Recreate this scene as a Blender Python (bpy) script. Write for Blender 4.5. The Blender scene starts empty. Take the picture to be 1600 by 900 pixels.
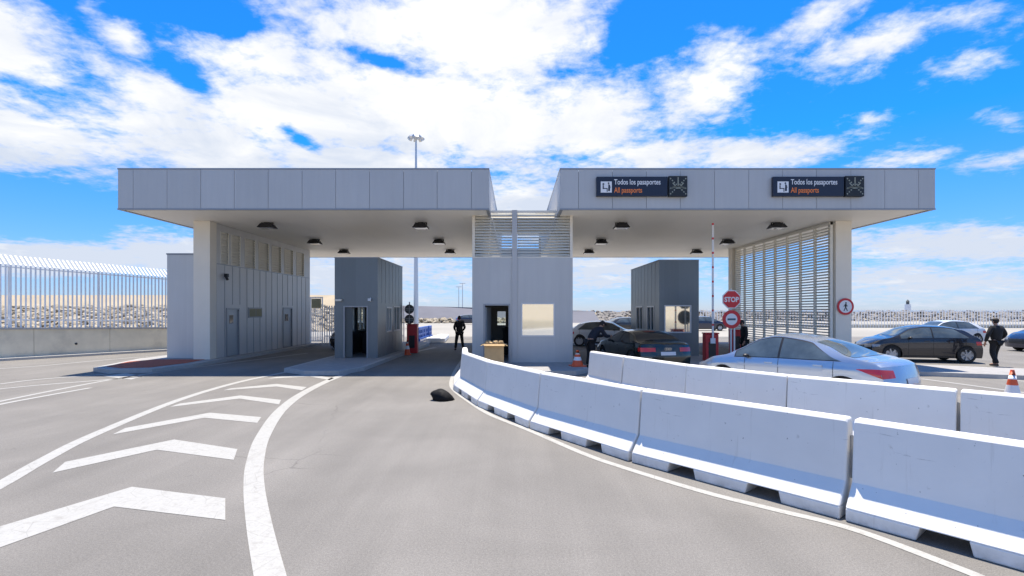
import bpy, bmesh, math, random
from mathutils import Vector, Matrix
R = math.radians
rnd = random.Random(7)
sc = bpy.context.scene
col = sc.collection

# ------------------------------------------------------------------ constants
CAMZ = 2.05
F = 800.0            # focal length in photo pixels (photo is 1600 wide)
CX, CY = 806.0, 485.0
def G(px, py, z=0.0):
    """ground point seen at a pixel of the photograph"""
    d = (CAMZ - z) * F / (py - CY)
    return ((px - CX) * d / F, d)

# ------------------------------------------------------------------ helpers
def tag(o, label=None, cat=None, group=None, kind=None):
    if label: o['label'] = label
    if cat: o['category'] = cat
    if group: o['group'] = group
    if kind: o['kind'] = kind
    return o
def empty(name, loc=(0, 0, 0), rz=0.0, label=None, cat=None, group=None):
    o = bpy.data.objects.new(name, None); col.objects.link(o)
    o.location = loc; o.rotation_euler = (0, 0, rz); o.empty_display_size = .2
    return tag(o, label, cat, group)
def copy_tree(o, parent=None):
    c = o.copy(); col.objects.link(c); c.parent = parent
    for ch in list(o.children): copy_tree(ch, c)
    return c

class MB:
    def __init__(s): s.v = []; s.f = []; s.m = []; s.mi = 0
    def add(s, vs, fs):
        n = len(s.v); s.v += [tuple(v) for v in vs]
        for f in fs: s.f.append([n + i for i in f]); s.m.append(s.mi)
        return s
    def box(s, x0, y0, z0, x1, y1, z1):
        if x0 > x1: x0, x1 = x1, x0
        if y0 > y1: y0, y1 = y1, y0
        if z0 > z1: z0, z1 = z1, z0
        return s.add([(x0,y0,z0),(x1,y0,z0),(x1,y1,z0),(x0,y1,z0),(x0,y0,z1),(x1,y0,z1),(x1,y1,z1),(x0,y1,z1)],
            [(0,3,2,1),(4,5,6,7),(0,1,5,4),(1,2,6,5),(2,3,7,6),(3,0,4,7)])
    def bar(s, a, b, w, h=None, up=(0,0,1)):
        a, b = Vector(a), Vector(b); h = h or w
        d = (b - a).normalized(); u = Vector(up)
        if abs(d.dot(u)) > .99: u = Vector((0, 1, 0))
        r = d.cross(u).normalized(); u = r.cross(d).normalized()
        vs = []
        for p in (a, b):
            for i, j in ((-1,-1),(1,-1),(1,1),(-1,1)): vs.append(p + r*w/2*i + u*h/2*j)
        return s.add(vs, [(0,1,2,3),(7,6,5,4),(0,4,5,1),(1,5,6,2),(2,6,7,3),(3,7,4,0)])
    def tube(s, a, b, r0, r1=None, n=12, caps=True):
        a, b = Vector(a), Vector(b); r1 = r0 if r1 is None else r1
        d = (b - a).normalized(); u = Vector((0,0,1)) if abs(d.z) < .9 else Vector((0,1,0))
        x = d.cross(u).normalized(); y = x.cross(d)
        vs = []
        for p, r in ((a, r0), (b, r1)):
            for i in range(n):
                t = 2*math.pi*i/n; vs.append(p + x*r*math.cos(t) + y*r*math.sin(t))
        fs = [(i, (i+1) % n, n+(i+1) % n, n+i) for i in range(n)]
        if caps: fs += [tuple(range(n))[::-1], tuple(range(n, 2*n))]
        return s.add(vs, fs)
    def lathe(s, pts, n=20, axis='z', c=(0,0,0)):
        vs = []; m = len(pts)
        for i in range(n):
            t = 2*math.pi*i/n
            for r, h in pts:
                if axis == 'z': vs.append((c[0]+r*math.cos(t), c[1]+r*math.sin(t), c[2]+h))
                else: vs.append((c[0]+r*math.cos(t), c[1]+h, c[2]+r*math.sin(t)))
        fs = []
        for i in range(n):
            k = (i+1) % n
            for j in range(m-1): fs.append((i*m+j, k*m+j, k*m+j+1, i*m+j+1))
        return s.add(vs, fs)
    def prism(s, poly, z0, z1):
        n = len(poly)
        vs = [(x, y, z0) for x, y in poly] + [(x, y, z1) for x, y in poly]
        return s.add(vs, [tuple(range(n))[::-1], tuple(range(n, 2*n))] + [(i, (i+1) % n, n+(i+1) % n, n+i) for i in range(n)])
    def grid(s, P, nu, nv):
        """P(i,j) -> point"""
        vs = [P(i, j) for i in range(nu+1) for j in range(nv+1)]
        return s.add(vs, [(i*(nv+1)+j, (i+1)*(nv+1)+j, (i+1)*(nv+1)+j+1, i*(nv+1)+j+1) for i in range(nu) for j in range(nv)])
    def ell(s, c, r, nu=14, nv=8, rot=None):
        M = rot or Matrix.Identity(3)
        vs = []
        for j in range(nv+1):
            p = math.pi*j/nv
            for i in range(nu):
                t = 2*math.pi*i/nu
                v = M @ Vector((r[0]*math.sin(p)*math.cos(t), r[1]*math.sin(p)*math.sin(t), r[2]*math.cos(p)))
                vs.append(v + Vector(c))
        fs = [(j*nu+i, (j+1)*nu+i, (j+1)*nu+(i+1) % nu, j*nu+(i+1) % nu) for j in range(nv) for i in range(nu)]
        return s.add(vs, fs)
    def build(s, name, mats, parent=None, smooth=False, bevel=0, recalc=True, sharp=35, loc=None, weld=True):
        me = bpy.data.meshes.new(name)
        bm = bmesh.new()
        vv = [bm.verts.new(v) for v in s.v]
        for f, mi in zip(s.f, s.m):
            try: bf = bm.faces.new([vv[i] for i in f]); bf.material_index = mi
            except ValueError: pass
        if weld: bmesh.ops.remove_doubles(bm, verts=bm.verts, dist=1e-5)
        if recalc: bmesh.ops.recalc_face_normals(bm, faces=bm.faces)
        if smooth:
            for f in bm.faces: f.smooth = True
        bm.to_mesh(me); bm.free()
        if not isinstance(mats, (list, tuple)): mats = [mats]
        for m in mats: me.materials.append(m)
        if smooth: me.set_sharp_from_angle(angle=R(sharp))
        o = bpy.data.objects.new(name, me); col.objects.link(o); o.parent = parent
        if loc: o.location = loc
        if bevel:
            b = o.modifiers.new('bevel', 'BEVEL'); b.width = bevel; b.segments = 2; b.limit_method = 'ANGLE'; b.angle_limit = R(40)
        return o

def wall(mb, O, u, n, th, W, H, holes=(), us=(), vs=()):
    """wall panel sheet with real openings: O lower corner, u along, n outward normal"""
    O, u, n = Vector(O), Vector(u), Vector(n)
    xs = sorted({0, W, *us, *[h[0] for h in holes], *[h[1] for h in holes]})
    zs = sorted({0, H, *vs, *[h[2] for h in holes], *[h[3] for h in holes]})
    def solid(i, j):
        if i < 0 or j < 0 or i >= len(xs)-1 or j >= len(zs)-1: return False
        cx, cz = (xs[i]+xs[i+1])/2, (zs[j]+zs[j+1])/2
        return not any(h[0] < cx < h[1] and h[2] < cz < h[3] for h in holes)
    def P(x, z, d): return O + u*x + Vector((0, 0, z)) - n*d
    for i in range(len(xs)-1):
        for j in range(len(zs)-1):
            if not solid(i, j): continue
            a, b, c, d = xs[i], xs[i+1], zs[j], zs[j+1]
            mb.add([P(a,c,0), P(b,c,0), P(b,d,0), P(a,d,0)], [(0,1,2,3)])
            mb.add([P(a,c,th), P(b,c,th), P(b,d,th), P(a,d,th)], [(3,2,1,0)])
            if not solid(i-1, j): mb.add([P(a,c,0), P(a,d,0), P(a,d,th), P(a,c,th)], [(0,1,2,3)])
            if not solid(i+1, j): mb.add([P(b,c,0), P(b,d,0), P(b,d,th), P(b,c,th)], [(3,2,1,0)])
            if not solid(i, j-1): mb.add([P(a,c,0), P(b,c,0), P(b,c,th), P(a,c,th)], [(3,2,1,0)])
            if not solid(i, j+1): mb.add([P(a,d,0), P(b,d,0), P(b,d,th), P(a,d,th)], [(0,1,2,3)])

# ------------------------------------------------------------------ materials
def mat(name, c, rough=.6, metal=0, var=0, scale=3, bump=0, bscale=40, var2=0, scale2=.3, spec=.5, tint=None, coat=0):
    m = bpy.data.materials.new(name); m.use_nodes = True
    nt = m.node_tree; b = nt.nodes['Principled BSDF']; L = nt.links.new
    b.inputs['Base Color'].default_value = (*c, 1); b.inputs['Roughness'].default_value = rough
    b.inputs['Metallic'].default_value = metal; b.inputs['Specular IOR Level'].default_value = spec
    b.inputs['Coat Weight'].default_value = coat; b.inputs['Coat Roughness'].default_value = .04
    tc = nt.nodes.new('ShaderNodeTexCoord')
    cur = None
    def layer(sc_, amt, det):
        nonlocal cur
        n = nt.nodes.new('ShaderNodeTexNoise'); n.inputs['Scale'].default_value = sc_; n.inputs['Detail'].default_value = det
        L(tc.outputs['Object'], n.inputs['Vector'])
        r = nt.nodes.new('ShaderNodeMapRange'); r.inputs['From Min'].default_value = .3; r.inputs['From Max'].default_value = .7
        r.inputs['To Min'].default_value = 1-amt; r.inputs['To Max'].default_value = 1+amt
        L(n.outputs['Fac'], r.inputs['Value'])
        mx = nt.nodes.new('ShaderNodeVectorMath'); mx.operation = 'SCALE'
        if cur is None: mx.inputs[0].default_value = c
        else: L(cur, mx.inputs[0])
        L(r.outputs[0], mx.inputs['Scale']); cur = mx.outputs[0]
    if var: layer(scale, var, 5)
    if var2: layer(scale2, var2, 4)
    if tint is not None:   # blend to a second real surface colour in patches (dirt, rust, dust)
        tc2, amt, tsc, lo, hi = tint
        n = nt.nodes.new('ShaderNodeTexNoise'); n.inputs['Scale'].default_value = tsc; n.inputs['Detail'].default_value = 8; n.inputs['Roughness'].default_value = .65
        L(tc.outputs['Object'], n.inputs['Vector'])
        r = nt.nodes.new('ShaderNodeMapRange'); r.inputs['From Min'].default_value = lo; r.inputs['From Max'].default_value = hi
        r.inputs['To Max'].default_value = amt
        L(n.outputs['Fac'], r.inputs['Value'])
        mx = nt.nodes.new('ShaderNodeMix'); mx.data_type = 'RGBA'
        mx.inputs[6].default_value = (*c, 1)
        if cur is not None: L(cur, mx.inputs[6])
        mx.inputs[7].default_value = (*tc2, 1); L(r.outputs[0], mx.inputs[0]); cur = mx.outputs[2]
    if cur is not None: L(cur, b.inputs['Base Color'])
    if bump:
        n = nt.nodes.new('ShaderNodeTexNoise'); n.inputs['Scale'].default_value = bscale; n.inputs['Detail'].default_value = 4
        L(tc.outputs['Object'], n.inputs['Vector'])
        bp = nt.nodes.new('ShaderNodeBump'); bp.inputs['Strength'].default_value = bump; bp.inputs['Distance'].default_value = .01
        L(n.outputs['Fac'], bp.inputs['Height']); L(bp.outputs[0], b.inputs['Normal'])
    return m

def asphalt_mat(name, c):
    m = mat(name, c, .9, var2=.10, scale2=.35, spec=.3)
    nt = m.node_tree; b = nt.nodes['Principled BSDF']; L = nt.links.new
    tc = nt.nodes.new('ShaderNodeTexCoord')
    prev = b.inputs['Base Color'].links[0].from_socket
    # aggregate speckle at two sizes
    for s_, amt in ((45, .12), (110, .24)):
        n = nt.nodes.new('ShaderNodeTexNoise'); n.inputs['Scale'].default_value = s_; n.inputs['Detail'].default_value = 3
        L(tc.outputs['Object'], n.inputs['Vector'])
        r = nt.nodes.new('ShaderNodeMapRange'); r.inputs['From Min'].default_value = .3; r.inputs['From Max'].default_value = .7
        r.inputs['To Min'].default_value = 1-amt; r.inputs['To Max'].default_value = 1+amt; L(n.outputs['Fac'], r.inputs['Value'])
        v = nt.nodes.new('ShaderNodeVectorMath'); v.operation = 'SCALE'; L(prev, v.inputs[0]); L(r.outputs[0], v.inputs['Scale']); prev = v.outputs[0]
    # drawn-out tyre bands along the lanes
    mp = nt.nodes.new('ShaderNodeMapping'); mp.inputs['Scale'].default_value = (1.1, .07, 1); mp.inputs['Rotation'].default_value = (0, 0, R(-14))
    L(tc.outputs['Object'], mp.inputs['Vector'])
    n = nt.nodes.new('ShaderNodeTexNoise'); n.inputs['Scale'].default_value = 1.0; n.inputs['Detail'].default_value = 5
    L(mp.outputs[0], n.inputs['Vector'])
    r = nt.nodes.new('ShaderNodeMapRange'); r.inputs['From Min'].default_value = .35; r.inputs['From Max'].default_value = .65
    r.inputs['To Min'].default_value = .93; r.inputs['To Max'].default_value = 1.04; L(n.outputs['Fac'], r.inputs['Value'])
    v = nt.nodes.new('ShaderNodeVectorMath'); v.operation = 'SCALE'; L(prev, v.inputs[0]); L(r.outputs[0], v.inputs['Scale']); prev = v.outputs[0]
    # thin oil / crack stains
    n = nt.nodes.new('ShaderNodeTexNoise'); n.inputs['Scale'].default_value = .9; n.inputs['Detail'].default_value = 9; n.inputs['Roughness'].default_value = .7
    L(tc.outputs['Object'], n.inputs['Vector'])
    r = nt.nodes.new('ShaderNodeMapRange'); r.inputs['From Min'].default_value = .66; r.inputs['From Max'].default_value = .74
    r.inputs['To Min'].default_value = 1; r.inputs['To Max'].default_value = .72; L(n.outputs['Fac'], r.inputs['Value'])
    v = nt.nodes.new('ShaderNodeVectorMath'); v.operation = 'SCALE'; L(prev, v.inputs[0]); L(r.outputs[0], v.inputs['Scale']); prev = v.outputs[0]
    L(prev, b.inputs['Base Color'])
    n = nt.nodes.new('ShaderNodeTexNoise'); n.inputs['Scale'].default_value = 130; n.inputs['Detail'].default_value = 2
    L(tc.outputs['Object'], n.inputs['Vector'])
    bp = nt.nodes.new('ShaderNodeBump'); bp.inputs['Strength'].default_value = .5; bp.inputs['Distance'].default_value = .006
    L(n.outputs['Fac'], bp.inputs['Height']); L(bp.outputs[0], b.inputs['Normal'])
    return m

def extra(m, what, **k):
    """further surface wear multiplied / blended onto a material's own colour"""
    nt = m.node_tree; b = nt.nodes['Principled BSDF']; L = nt.links.new
    inp = b.inputs['Base Color']
    if inp.links: prev = inp.links[0].from_socket
    else:
        q = nt.nodes.new('ShaderNodeRGB'); q.outputs[0].default_value = inp.default_value[:]; prev = q.outputs[0]
    tc = nt.nodes.new('ShaderNodeTexCoord')
    def rng(v, a, b_, c, d):
        r = nt.nodes.new('ShaderNodeMapRange'); L(v, r.inputs['Value'])
        for n_, x in zip(('From Min', 'From Max', 'To Min', 'To Max'), (a, b_, c, d)): r.inputs[n_].default_value = x
        return r.outputs[0]
    def mp(scale, rot=(0, 0, 0), loc=(0, 0, 0)):
        q = nt.nodes.new('ShaderNodeMapping'); L(tc.outputs['Object'], q.inputs['Vector'])
        q.inputs['Scale'].default_value = scale; q.inputs['Rotation'].default_value = rot; q.inputs['Location'].default_value = loc
        return q.outputs[0]
    def noi(vec, sc_, det=5, rough=.6, dist=0):
        q = nt.nodes.new('ShaderNodeTexNoise'); L(vec, q.inputs['Vector'])
        q.inputs['Scale'].default_value = sc_; q.inputs['Detail'].default_value = det; q.inputs['Roughness'].default_value = rough; q.inputs['Distortion'].default_value = dist
        return q.outputs['Fac']
    def scale(v):
        nonlocal prev
        q = nt.nodes.new('ShaderNodeVectorMath'); q.operation = 'SCALE'; L(prev, q.inputs[0]); L(v, q.inputs['Scale']); prev = q.outputs[0]
    def blend(fac, c):
        nonlocal prev
        q = nt.nodes.new('ShaderNodeMix'); q.data_type = 'RGBA'; L(fac, q.inputs[0]); L(prev, q.inputs[6]); q.inputs[7].default_value = (*c, 1); prev = q.outputs[2]
    if what == 'panels':      # tone changes from panel to panel, rain streaks
        q = nt.nodes.new('ShaderNodeVectorMath'); q.operation = 'SNAP'; L(mp((1, 1, 0), loc=(k.get('off', 0), 0, 0)), q.inputs[0]); q.inputs[1].default_value = (k['pitch'],)*3
        w_ = nt.nodes.new('ShaderNodeTexWhiteNoise'); L(q.outputs[0], w_.inputs['Vector'])
        scale(rng(w_.outputs['Value'], 0, 1, 1-k.get('amt', .05), 1+k.get('amt', .05)))
        scale(rng(noi(mp((5, 5, .35)), 1.2, 6, .7), .35, .75, 1.015, .95))
    if what == 'barrier':
        oi = nt.nodes.new('ShaderNodeObjectInfo'); scale(rng(oi.outputs['Random'], 0, 1, .93, 1.03))
        # long scuffs left by bumpers and tyres
        blend(rng(noi(mp((.9, 7, 9)), 1.5, 8, .7, .6), .66, .72, 0, .55), (.16, .155, .15))
        # drip stains
        blend(rng(noi(mp((9, 2, .5)), 1.3, 6, .65), .62, .78, 0, .35), (.40, .36, .29))
        # chips
        blend(rng(noi(mp((1, 1, 1)), 22, 3, .5), .73, .76, 0, .8), (.30, .29, .27))
        # road grime on the foot
        sp_ = nt.nodes.new('ShaderNodeSeparateXYZ'); L(tc.outputs['Object'], sp_.inputs[0])
        a = rng(sp_.outputs[2], .0, .13, .75, 0); mm = nt.nodes.new('ShaderNodeMath'); mm.operation = 'MULTIPLY'; L(a, mm.inputs[0]); L(rng(noi(mp((1, 1, 1)), 6, 6), .35, .6, 0, 1), mm.inputs[1])
        blend(mm.outputs[0], (.42, .40, .36))
    if what == 'wornpaint':
        blend(rng(noi(mp((1, .12, 1), rot=(0, 0, R(-10))), 5, 7, .7), .55, .68, 0, .55), (.30, .285, .26))
        blend(rng(noi(mp((1, 1, 1)), 60, 4, .6), .60, .70, 0, .8), (.24, .225, .20))
        v = nt.nodes.new('ShaderNodeTexVoronoi'); v.feature = 'DISTANCE_TO_EDGE'; v.inputs['Scale'].default_value = 3.2; L(tc.outputs['Object'], v.inputs['Vector'])
        blend(rng(v.outputs['Distance'], .0, .012, .6, 0), (.22, .21, .19))
    if what == 'road':
        # wheel tracks, a few cracks, drips
        scale(rng(noi(mp((.9, .05, 1), rot=(0, 0, R(12))), 2.4, 6, .65, .3), .35, .68, .94, 1.03))
        scale(rng(noi(mp((1, 1, 1)), .55, 7, .6, .8), .35, .65, .93, 1.05))
        v = nt.nodes.new('ShaderNodeTexVoronoi'); v.feature = 'DISTANCE_TO_EDGE'; v.inputs['Scale'].default_value = .33
        w_ = nt.nodes.new('ShaderNodeTexNoise'); w_.inputs['Scale'].default_value = 1.4; w_.inputs['Detail'].default_value = 8; L(tc.outputs['Object'], w_.inputs['Vector'])
        ad = nt.nodes.new('ShaderNodeMix'); ad.data_type = 'RGBA'; ad.inputs[0].default_value = .35; L(tc.outputs['Object'], ad.inputs[6]); L(w_.outputs['Color'], ad.inputs[7]); L(ad.outputs[2], v.inputs['Vector'])
        cr = rng(v.outputs['Distance'], 0, .0035, .45, 0); mm = nt.nodes.new('ShaderNodeMath'); mm.operation = 'MULTIPLY'; L(cr, mm.inputs[0]); L(rng(noi(mp((1, 1, 1)), .35, 3), .52, .6, 0, 1), mm.inputs[1])
        blend(mm.outputs[0], (.07, .065, .06))
        blend(rng(noi(mp((1, 1, 1)), 3.1, 4, .5), .74, .78, 0, .5), (.10, .095, .09))
        blend(rng(noi(mp((1, 1, 1), loc=(3, 9, 0)), 9, 3, .5), .76, .79, 0, .5), (.42, .40, .37))
    L(prev, inp)
M = {}
M['asphalt'] = asphalt_mat('asphalt', (.205, .193, .176))
M['pale_ground'] = mat('pale_ground', (.335, .315, .275), .95, var=.06, scale=6, var2=.1, scale2=.08)
M['paint'] = mat('road_paint', (.385, .378, .352), .7, var=.05, scale=25, tint=((.25, .235, .21), .8, 9, .54, .74), bump=.2, bscale=120)
M['kerb'] = mat('kerb_concrete', (.42, .41, .39), .85, var=.08, scale=8, bump=.2)
M['paver'] = mat('island_paving', (.33, .32, .31), .85, var=.1, scale=5, bump=.2)
M['red_gravel'] = mat('red_gravel', (.38, .10, .055), .95, var=.35, scale=45, bump=.6, bscale=60)
M['concrete'] = mat('concrete_wall', (.76, .68, .52), .9, var=.06, scale=3, var2=.08, scale2=.4, tint=((.40, .36, .29), .5, 1.1, .52, .75), bump=.15)
M['barrier'] = mat('white_barrier', (.82, .80, .76), .6, var=.03, scale=2.5, tint=((.36, .33, .28), .55, 7, .66, .76), bump=.15, bscale=25)
M['fascia'] = mat('fascia_panel', (.50, .49, .475), .45, .15, var=.02, scale=.6, spec=.5)
M['seam'] = mat('dark_seam', (.06, .06, .065), .8)
M['trim'] = mat('fascia_trim', (.30, .31, .33), .4, .4)
M['soffit'] = mat('soffit', (.92, .87, .77), .5, var=.02, scale=.5, var2=.02, scale2=.1)
M['cream'] = mat('cream_column', (.80, .73, .61), .6, var=.02, scale=2)
M['clad'] = mat('grey_cladding', (.58, .57, .55), .45, .2, var=.03, scale=.7)
M['clad_mid'] = mat('block_cladding', (.53, .52, .50), .45, .15, var=.03, scale=.7)
M['clad_dark'] = mat('booth_cladding', (.165, .185, .195), .38, .35, var=.05, scale=.8)
M['louvre'] = mat('louvre_slat', (.80, .76, .66), .5)
M['door_metal'] = mat('door_metal', (.40, .43, .45), .4, .2)
M['dark'] = mat('dark_interior', (.03, .03, .033), .7)
M['black'] = mat('black_plastic', (.02, .02, .022), .45)
M['lampglass'] = mat('lamp_glass', (.35, .35, .36), .15, .3)
M['glass_mirror'] = mat('mirror_window', (.80, .78, .70), .06, .92, bump=.02, bscale=1.5)
M['glass_dark'] = mat('booth_glass', (.05, .06, .065), .05, .0, spec=.8)
M['frame_white'] = mat('window_frame', (.60, .60, .60), .4, .2)
M['galv'] = mat('galvanised', (.60, .62, .64), .45, .4, var=.04, scale=4)
M['white'] = mat('white_paint', (.78, .78, .78), .5, var=.02, scale=3)
M['red'] = mat('red_paint', (.55, .025, .03), .45, var=.06, scale=6)
M['sign_red'] = mat('sign_red', (.60, .02, .03), .4)
M['sign_grey'] = mat('sign_back', (.10, .105, .10), .6)
M['sign_navy'] = mat('sign_navy', (.012, .016, .035), .35)
M['sign_blue'] = mat('sign_bar', (.05, .10, .14), .5)
M['led'] = mat('led_olive', (.33, .34, .27), .5)
M['led_back'] = mat('led_back', (.012, .014, .016), .5)
M['orange_text'] = mat('orange_text', (.85, .22, .05), .5)
M['cardboard'] = mat('cardboard', (.50, .34, .17), .9, var=.08, scale=6, bump=.2, bscale=20)
M['bag'] = mat('black_bag', (.008, .008, .009), .7, bump=1, bscale=9, spec=.2)
M['cone'] = mat('cone_orange', (.75, .11, .03), .5, var=.05, scale=8)
M['blue_plastic'] = mat('blue_plastic', (.02, .10, .42), .45, var=.06, scale=5)
M['rubber'] = mat('rubber', (.02, .02, .02), .8)
M['alloy'] = mat('alloy', (.45, .46, .48), .35, .6)
M['silver'] = mat('silver_car_paint', (.43, .49, .58), .25, .6, coat=.8)
M['black_car'] = mat('black_car_paint', (.008, .014, .011), .2, .1, coat=1)
M['dark_car'] = mat('dark_grey_car_paint', (.022, .022, .028), .25, .2, coat=.9)
M['white_car'] = mat('white_car_paint', (.72, .74, .76), .3, 0, coat=.8)
M['blue_car'] = mat('dark_blue_car_paint', (.012, .018, .05), .25, .2, coat=.9)
M['car_glass'] = mat('car_glass', (.018, .024, .026), .03, 0, spec=.9)
M['car_glass_green'] = mat('car_glass_green', (.10, .14, .125), .05, 0, spec=.9, var=.6, scale=4, var2=.3, scale2=9)
M['car_glass_light'] = mat('car_glass_light', (.085, .11, .125), .04, 0, spec=.9, var=.35, scale=2.5)
M['tail'] = mat('tail_lens', (.62, .02, .018), .12, coat=1)
M['tail_clear'] = mat('clear_lens', (.7, .5, .45), .15, coat=1)
M['chrome'] = mat('chrome', (.8, .8, .8), .12, 1)
M['plate'] = mat('number_plate', (.65, .66, .68), .5)
M['cloth_black'] = mat('black_cloth', (.012, .012, .014), .9)
M['cloth_navy'] = mat('navy_cloth', (.015, .018, .028), .9)
M['cloth_green'] = mat('dark_green_vest', (.02, .035, .03), .9)
M['skin'] = mat('skin', (.42, .23, .15), .6)
M['hair'] = mat('dark_hair', (.015, .011, .009), .7)
M['rock'] = mat('rock', (.34, .285, .20), .95, var=.08, scale=1.2, var2=.12, scale2=.35, bump=.5, bscale=6)
M['rock_pale'] = mat('rock_pale', (.42, .36, .265), .95, var=.08, scale=1.0, bump=.5, bscale=6)
M['rock_far'] = mat('rock_far', (.27, .245, .21), .95, var=.08, bump=.3, bscale=6)
M['rock_far_grey'] = mat('rock_far_grey', (.235, .215, .195), .95, var=.08, bump=.3, bscale=6)
M['booth_pane'] = mat('booth_pane', (.62, .70, .68), .0)
M['booth_pane'].node_tree.nodes['Principled BSDF'].inputs['Transmission Weight'].default_value = 1
M['booth_pane'].node_tree.nodes['Principled BSDF'].inputs['IOR'].default_value = 1.1
M['tan_wall'] = mat('breakwater_wall', (.50, .41, .28), .95, var=.08, scale=.5)
M['dike'] = mat('grey_dike', (.15, .15, .17), .95, var=.06, scale=.4)
M['sea'] = mat('sea_water', (.10, .17, .24), .25, 0, bump=.4, bscale=.6)
M['olive'] = mat('olive_board', (.30, .28, .17), .7)
M['fence'] = mat('fence_paint', (.88, .88, .87), .45, .1)

extra(M['asphalt'], 'road'); extra(M['paint'], 'wornpaint'); extra(M['barrier'], 'barrier')
extra(M['fascia'], 'panels', pitch=1.165, amt=.035); extra(M['clad'], 'panels', pitch=.58, amt=.05); extra(M['clad_mid'], 'panels', pitch=1.2, amt=.03); extra(M['clad_dark'], 'panels', pitch=.62, amt=.07)
# ------------------------------------------------------------------ camera
cam = bpy.data.cameras.new('camera'); co = bpy.data.objects.new('camera', cam); col.objects.link(co)
co.location = (0, 0, CAMZ); co.rotation_euler = (R(90), 0, 0)
cam.sensor_width = 36; cam.lens = 36*F/1600
cam.shift_x = -6/1600; cam.shift_y = (485-450)/1600
cam.clip_start = .05; cam.clip_end = 20000
sc.camera = co

# ------------------------------------------------------------------ light and sky
SUN = Vector((.06, .26, 1)).normalized()
sl = bpy.data.lights.new('sun', 'SUN'); sl.energy = 5.0; sl.angle = R(.53); sl.color = (1, .92, .80)
so = bpy.data.objects.new('sun', sl); col.objects.link(so); so.rotation_euler = SUN.to_track_quat('Z', 'Y').to_euler()
so.location = (0, 0, 40)

w = bpy.data.worlds.new('World'); sc.world = w; w.use_nodes = True
nt = w.node_tree; nt.nodes.clear(); L = nt.links.new
def N(t, **k):
    n = nt.nodes.new(t)
    for a, b in k.items(): setattr(n, a, b)
    return n
def math_(op, a, b=None, c=None, clamp=False):
    n = N('ShaderNodeMath', operation=op); n.use_clamp = clamp
    for i, x in enumerate((a, b, c)):
        if x is None: continue
        if isinstance(x, (int, float)): n.inputs[i].default_value = x
        else: L(x, n.inputs[i])
    return n.outputs[0]
out = N('ShaderNodeOutputWorld'); bg = N('ShaderNodeBackground'); L(bg.outputs[0], out.inputs[0])
bg.inputs['Strength'].default_value = .10
sky = N('ShaderNodeTexSky', sky_type='NISHITA'); sky.sun_disc = False
sky.sun_elevation = math.asin(SUN.z); sky.sun_rotation = math.atan2(SUN.x, SUN.y)
sky.air_density = 1.0; sky.dust_density = .1; sky.ozone_density = 3.0
tcw = N('ShaderNodeTexCoord'); sep = N('ShaderNodeSeparateXYZ'); L(tcw.outputs['Generated'], sep.inputs[0])
X, Y, Z = sep.outputs
az = math_('ARCTAN2', X, Y)
hyp = math_('SQRT', math_('ADD', math_('MULTIPLY', X, X), math_('MULTIPLY', Y, Y)))
el = math_('ARCTAN2', Z, hyp)
zz = math_('ADD', math_('MAXIMUM', Z, 0), .16)
pv = N('ShaderNodeCombineXYZ'); L(math_('DIVIDE', X, zz), pv.inputs[0]); L(math_('DIVIDE', Y, zz), pv.inputs[1])
ae = N('ShaderNodeCombineXYZ'); L(az, ae.inputs[0]); L(el, ae.inputs[1])
def AE(px, py):
    dx = px - CX
    return math.atan2(dx, F), math.atan((CY-py)/math.hypot(dx, F))
# cloud banks: px, py centre, radii (px), rotation deg, weight
BL = [(-20, 60, 190, 85, -12, 1), (190, 60, 60, 26, -40, .55), (20, 205, 290, 66, -6, 1), (260, 160, 130, 50, -15, .9),
      (330, 232, 240, 62, -8, 1.1), (480, 175, 220, 70, 0, 1.15), (430, 100, 150, 50, 10, .8), (560, 40, 150, 55, 0, .9), (760, 60, 190, 110, 0, 1.2),
      (700, 180, 330, 95, 0, 1.3), (930, 190, 120, 75, 0, 1.15), (560, 255, 260, 40, 0, 1), (860, 40, 100, 80, 0, .9),
      (1090, 140, 95, 62, 25, .8), (1165, 238, 125, 24, -4, .8), (1010, 240, 120, 35, 0, .9), (940, 300, 160, 60, 0, .9),
      (1290, 20, 105, 32, 18, .56), (1375, 62, 75, 26, 10, .42), (1500, 22, 70, 16, -22, .30), (1495, 105, 42, 18, 0, .34), (1305, 92, 34, 18, 0, .22),
      (1570, 190, 40, 14, -25, .45), (1410, 250, 60, 16, 0, .5), (1360, 190, 34, 12, 0, .4), (1560, 255, 80, 14, 0, .4),
      (70, 405, 260, 30, 4, 1.7), (265, 400, 110, 40, 0, 1.3), (550, 430, 250, 50, 0, .8), (800, 330, 200, 60, 0, 1),
      (1520, 385, 260, 34, -6, .9), (1400, 440, 240, 34, 0, .7), (960, 425, 150, 40, 0, .8), (1120, 300, 60, 30, 0, .3)]
acc = None
for px, py, rx, ry, ro, wt in BL:
    a, e = AE(px, py)
    sx = abs(AE(px+rx, py)[0]-AE(px-rx, py)[0])/2; sy = abs(AE(px, py-ry)[1]-AE(px, py+ry)[1])/2
    mp = N('ShaderNodeMapping', vector_type='TEXTURE'); L(ae.outputs[0], mp.inputs['Vector'])
    mp.inputs['Location'].default_value = (a, e, 0); mp.inputs['Rotation'].default_value = (0, 0, R(ro)); mp.inputs['Scale'].default_value = (sx, sy, 1)
    ln = N('ShaderNodeVectorMath', operation='LENGTH'); L(mp.outputs[0], ln.inputs[0])
    v = math_('MULTIPLY', math_('SUBTRACT', 1.0, ln.outputs['Value']), wt)
    acc = v if acc is None else math_('SMOOTH_MAX', acc, v, .12)
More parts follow.
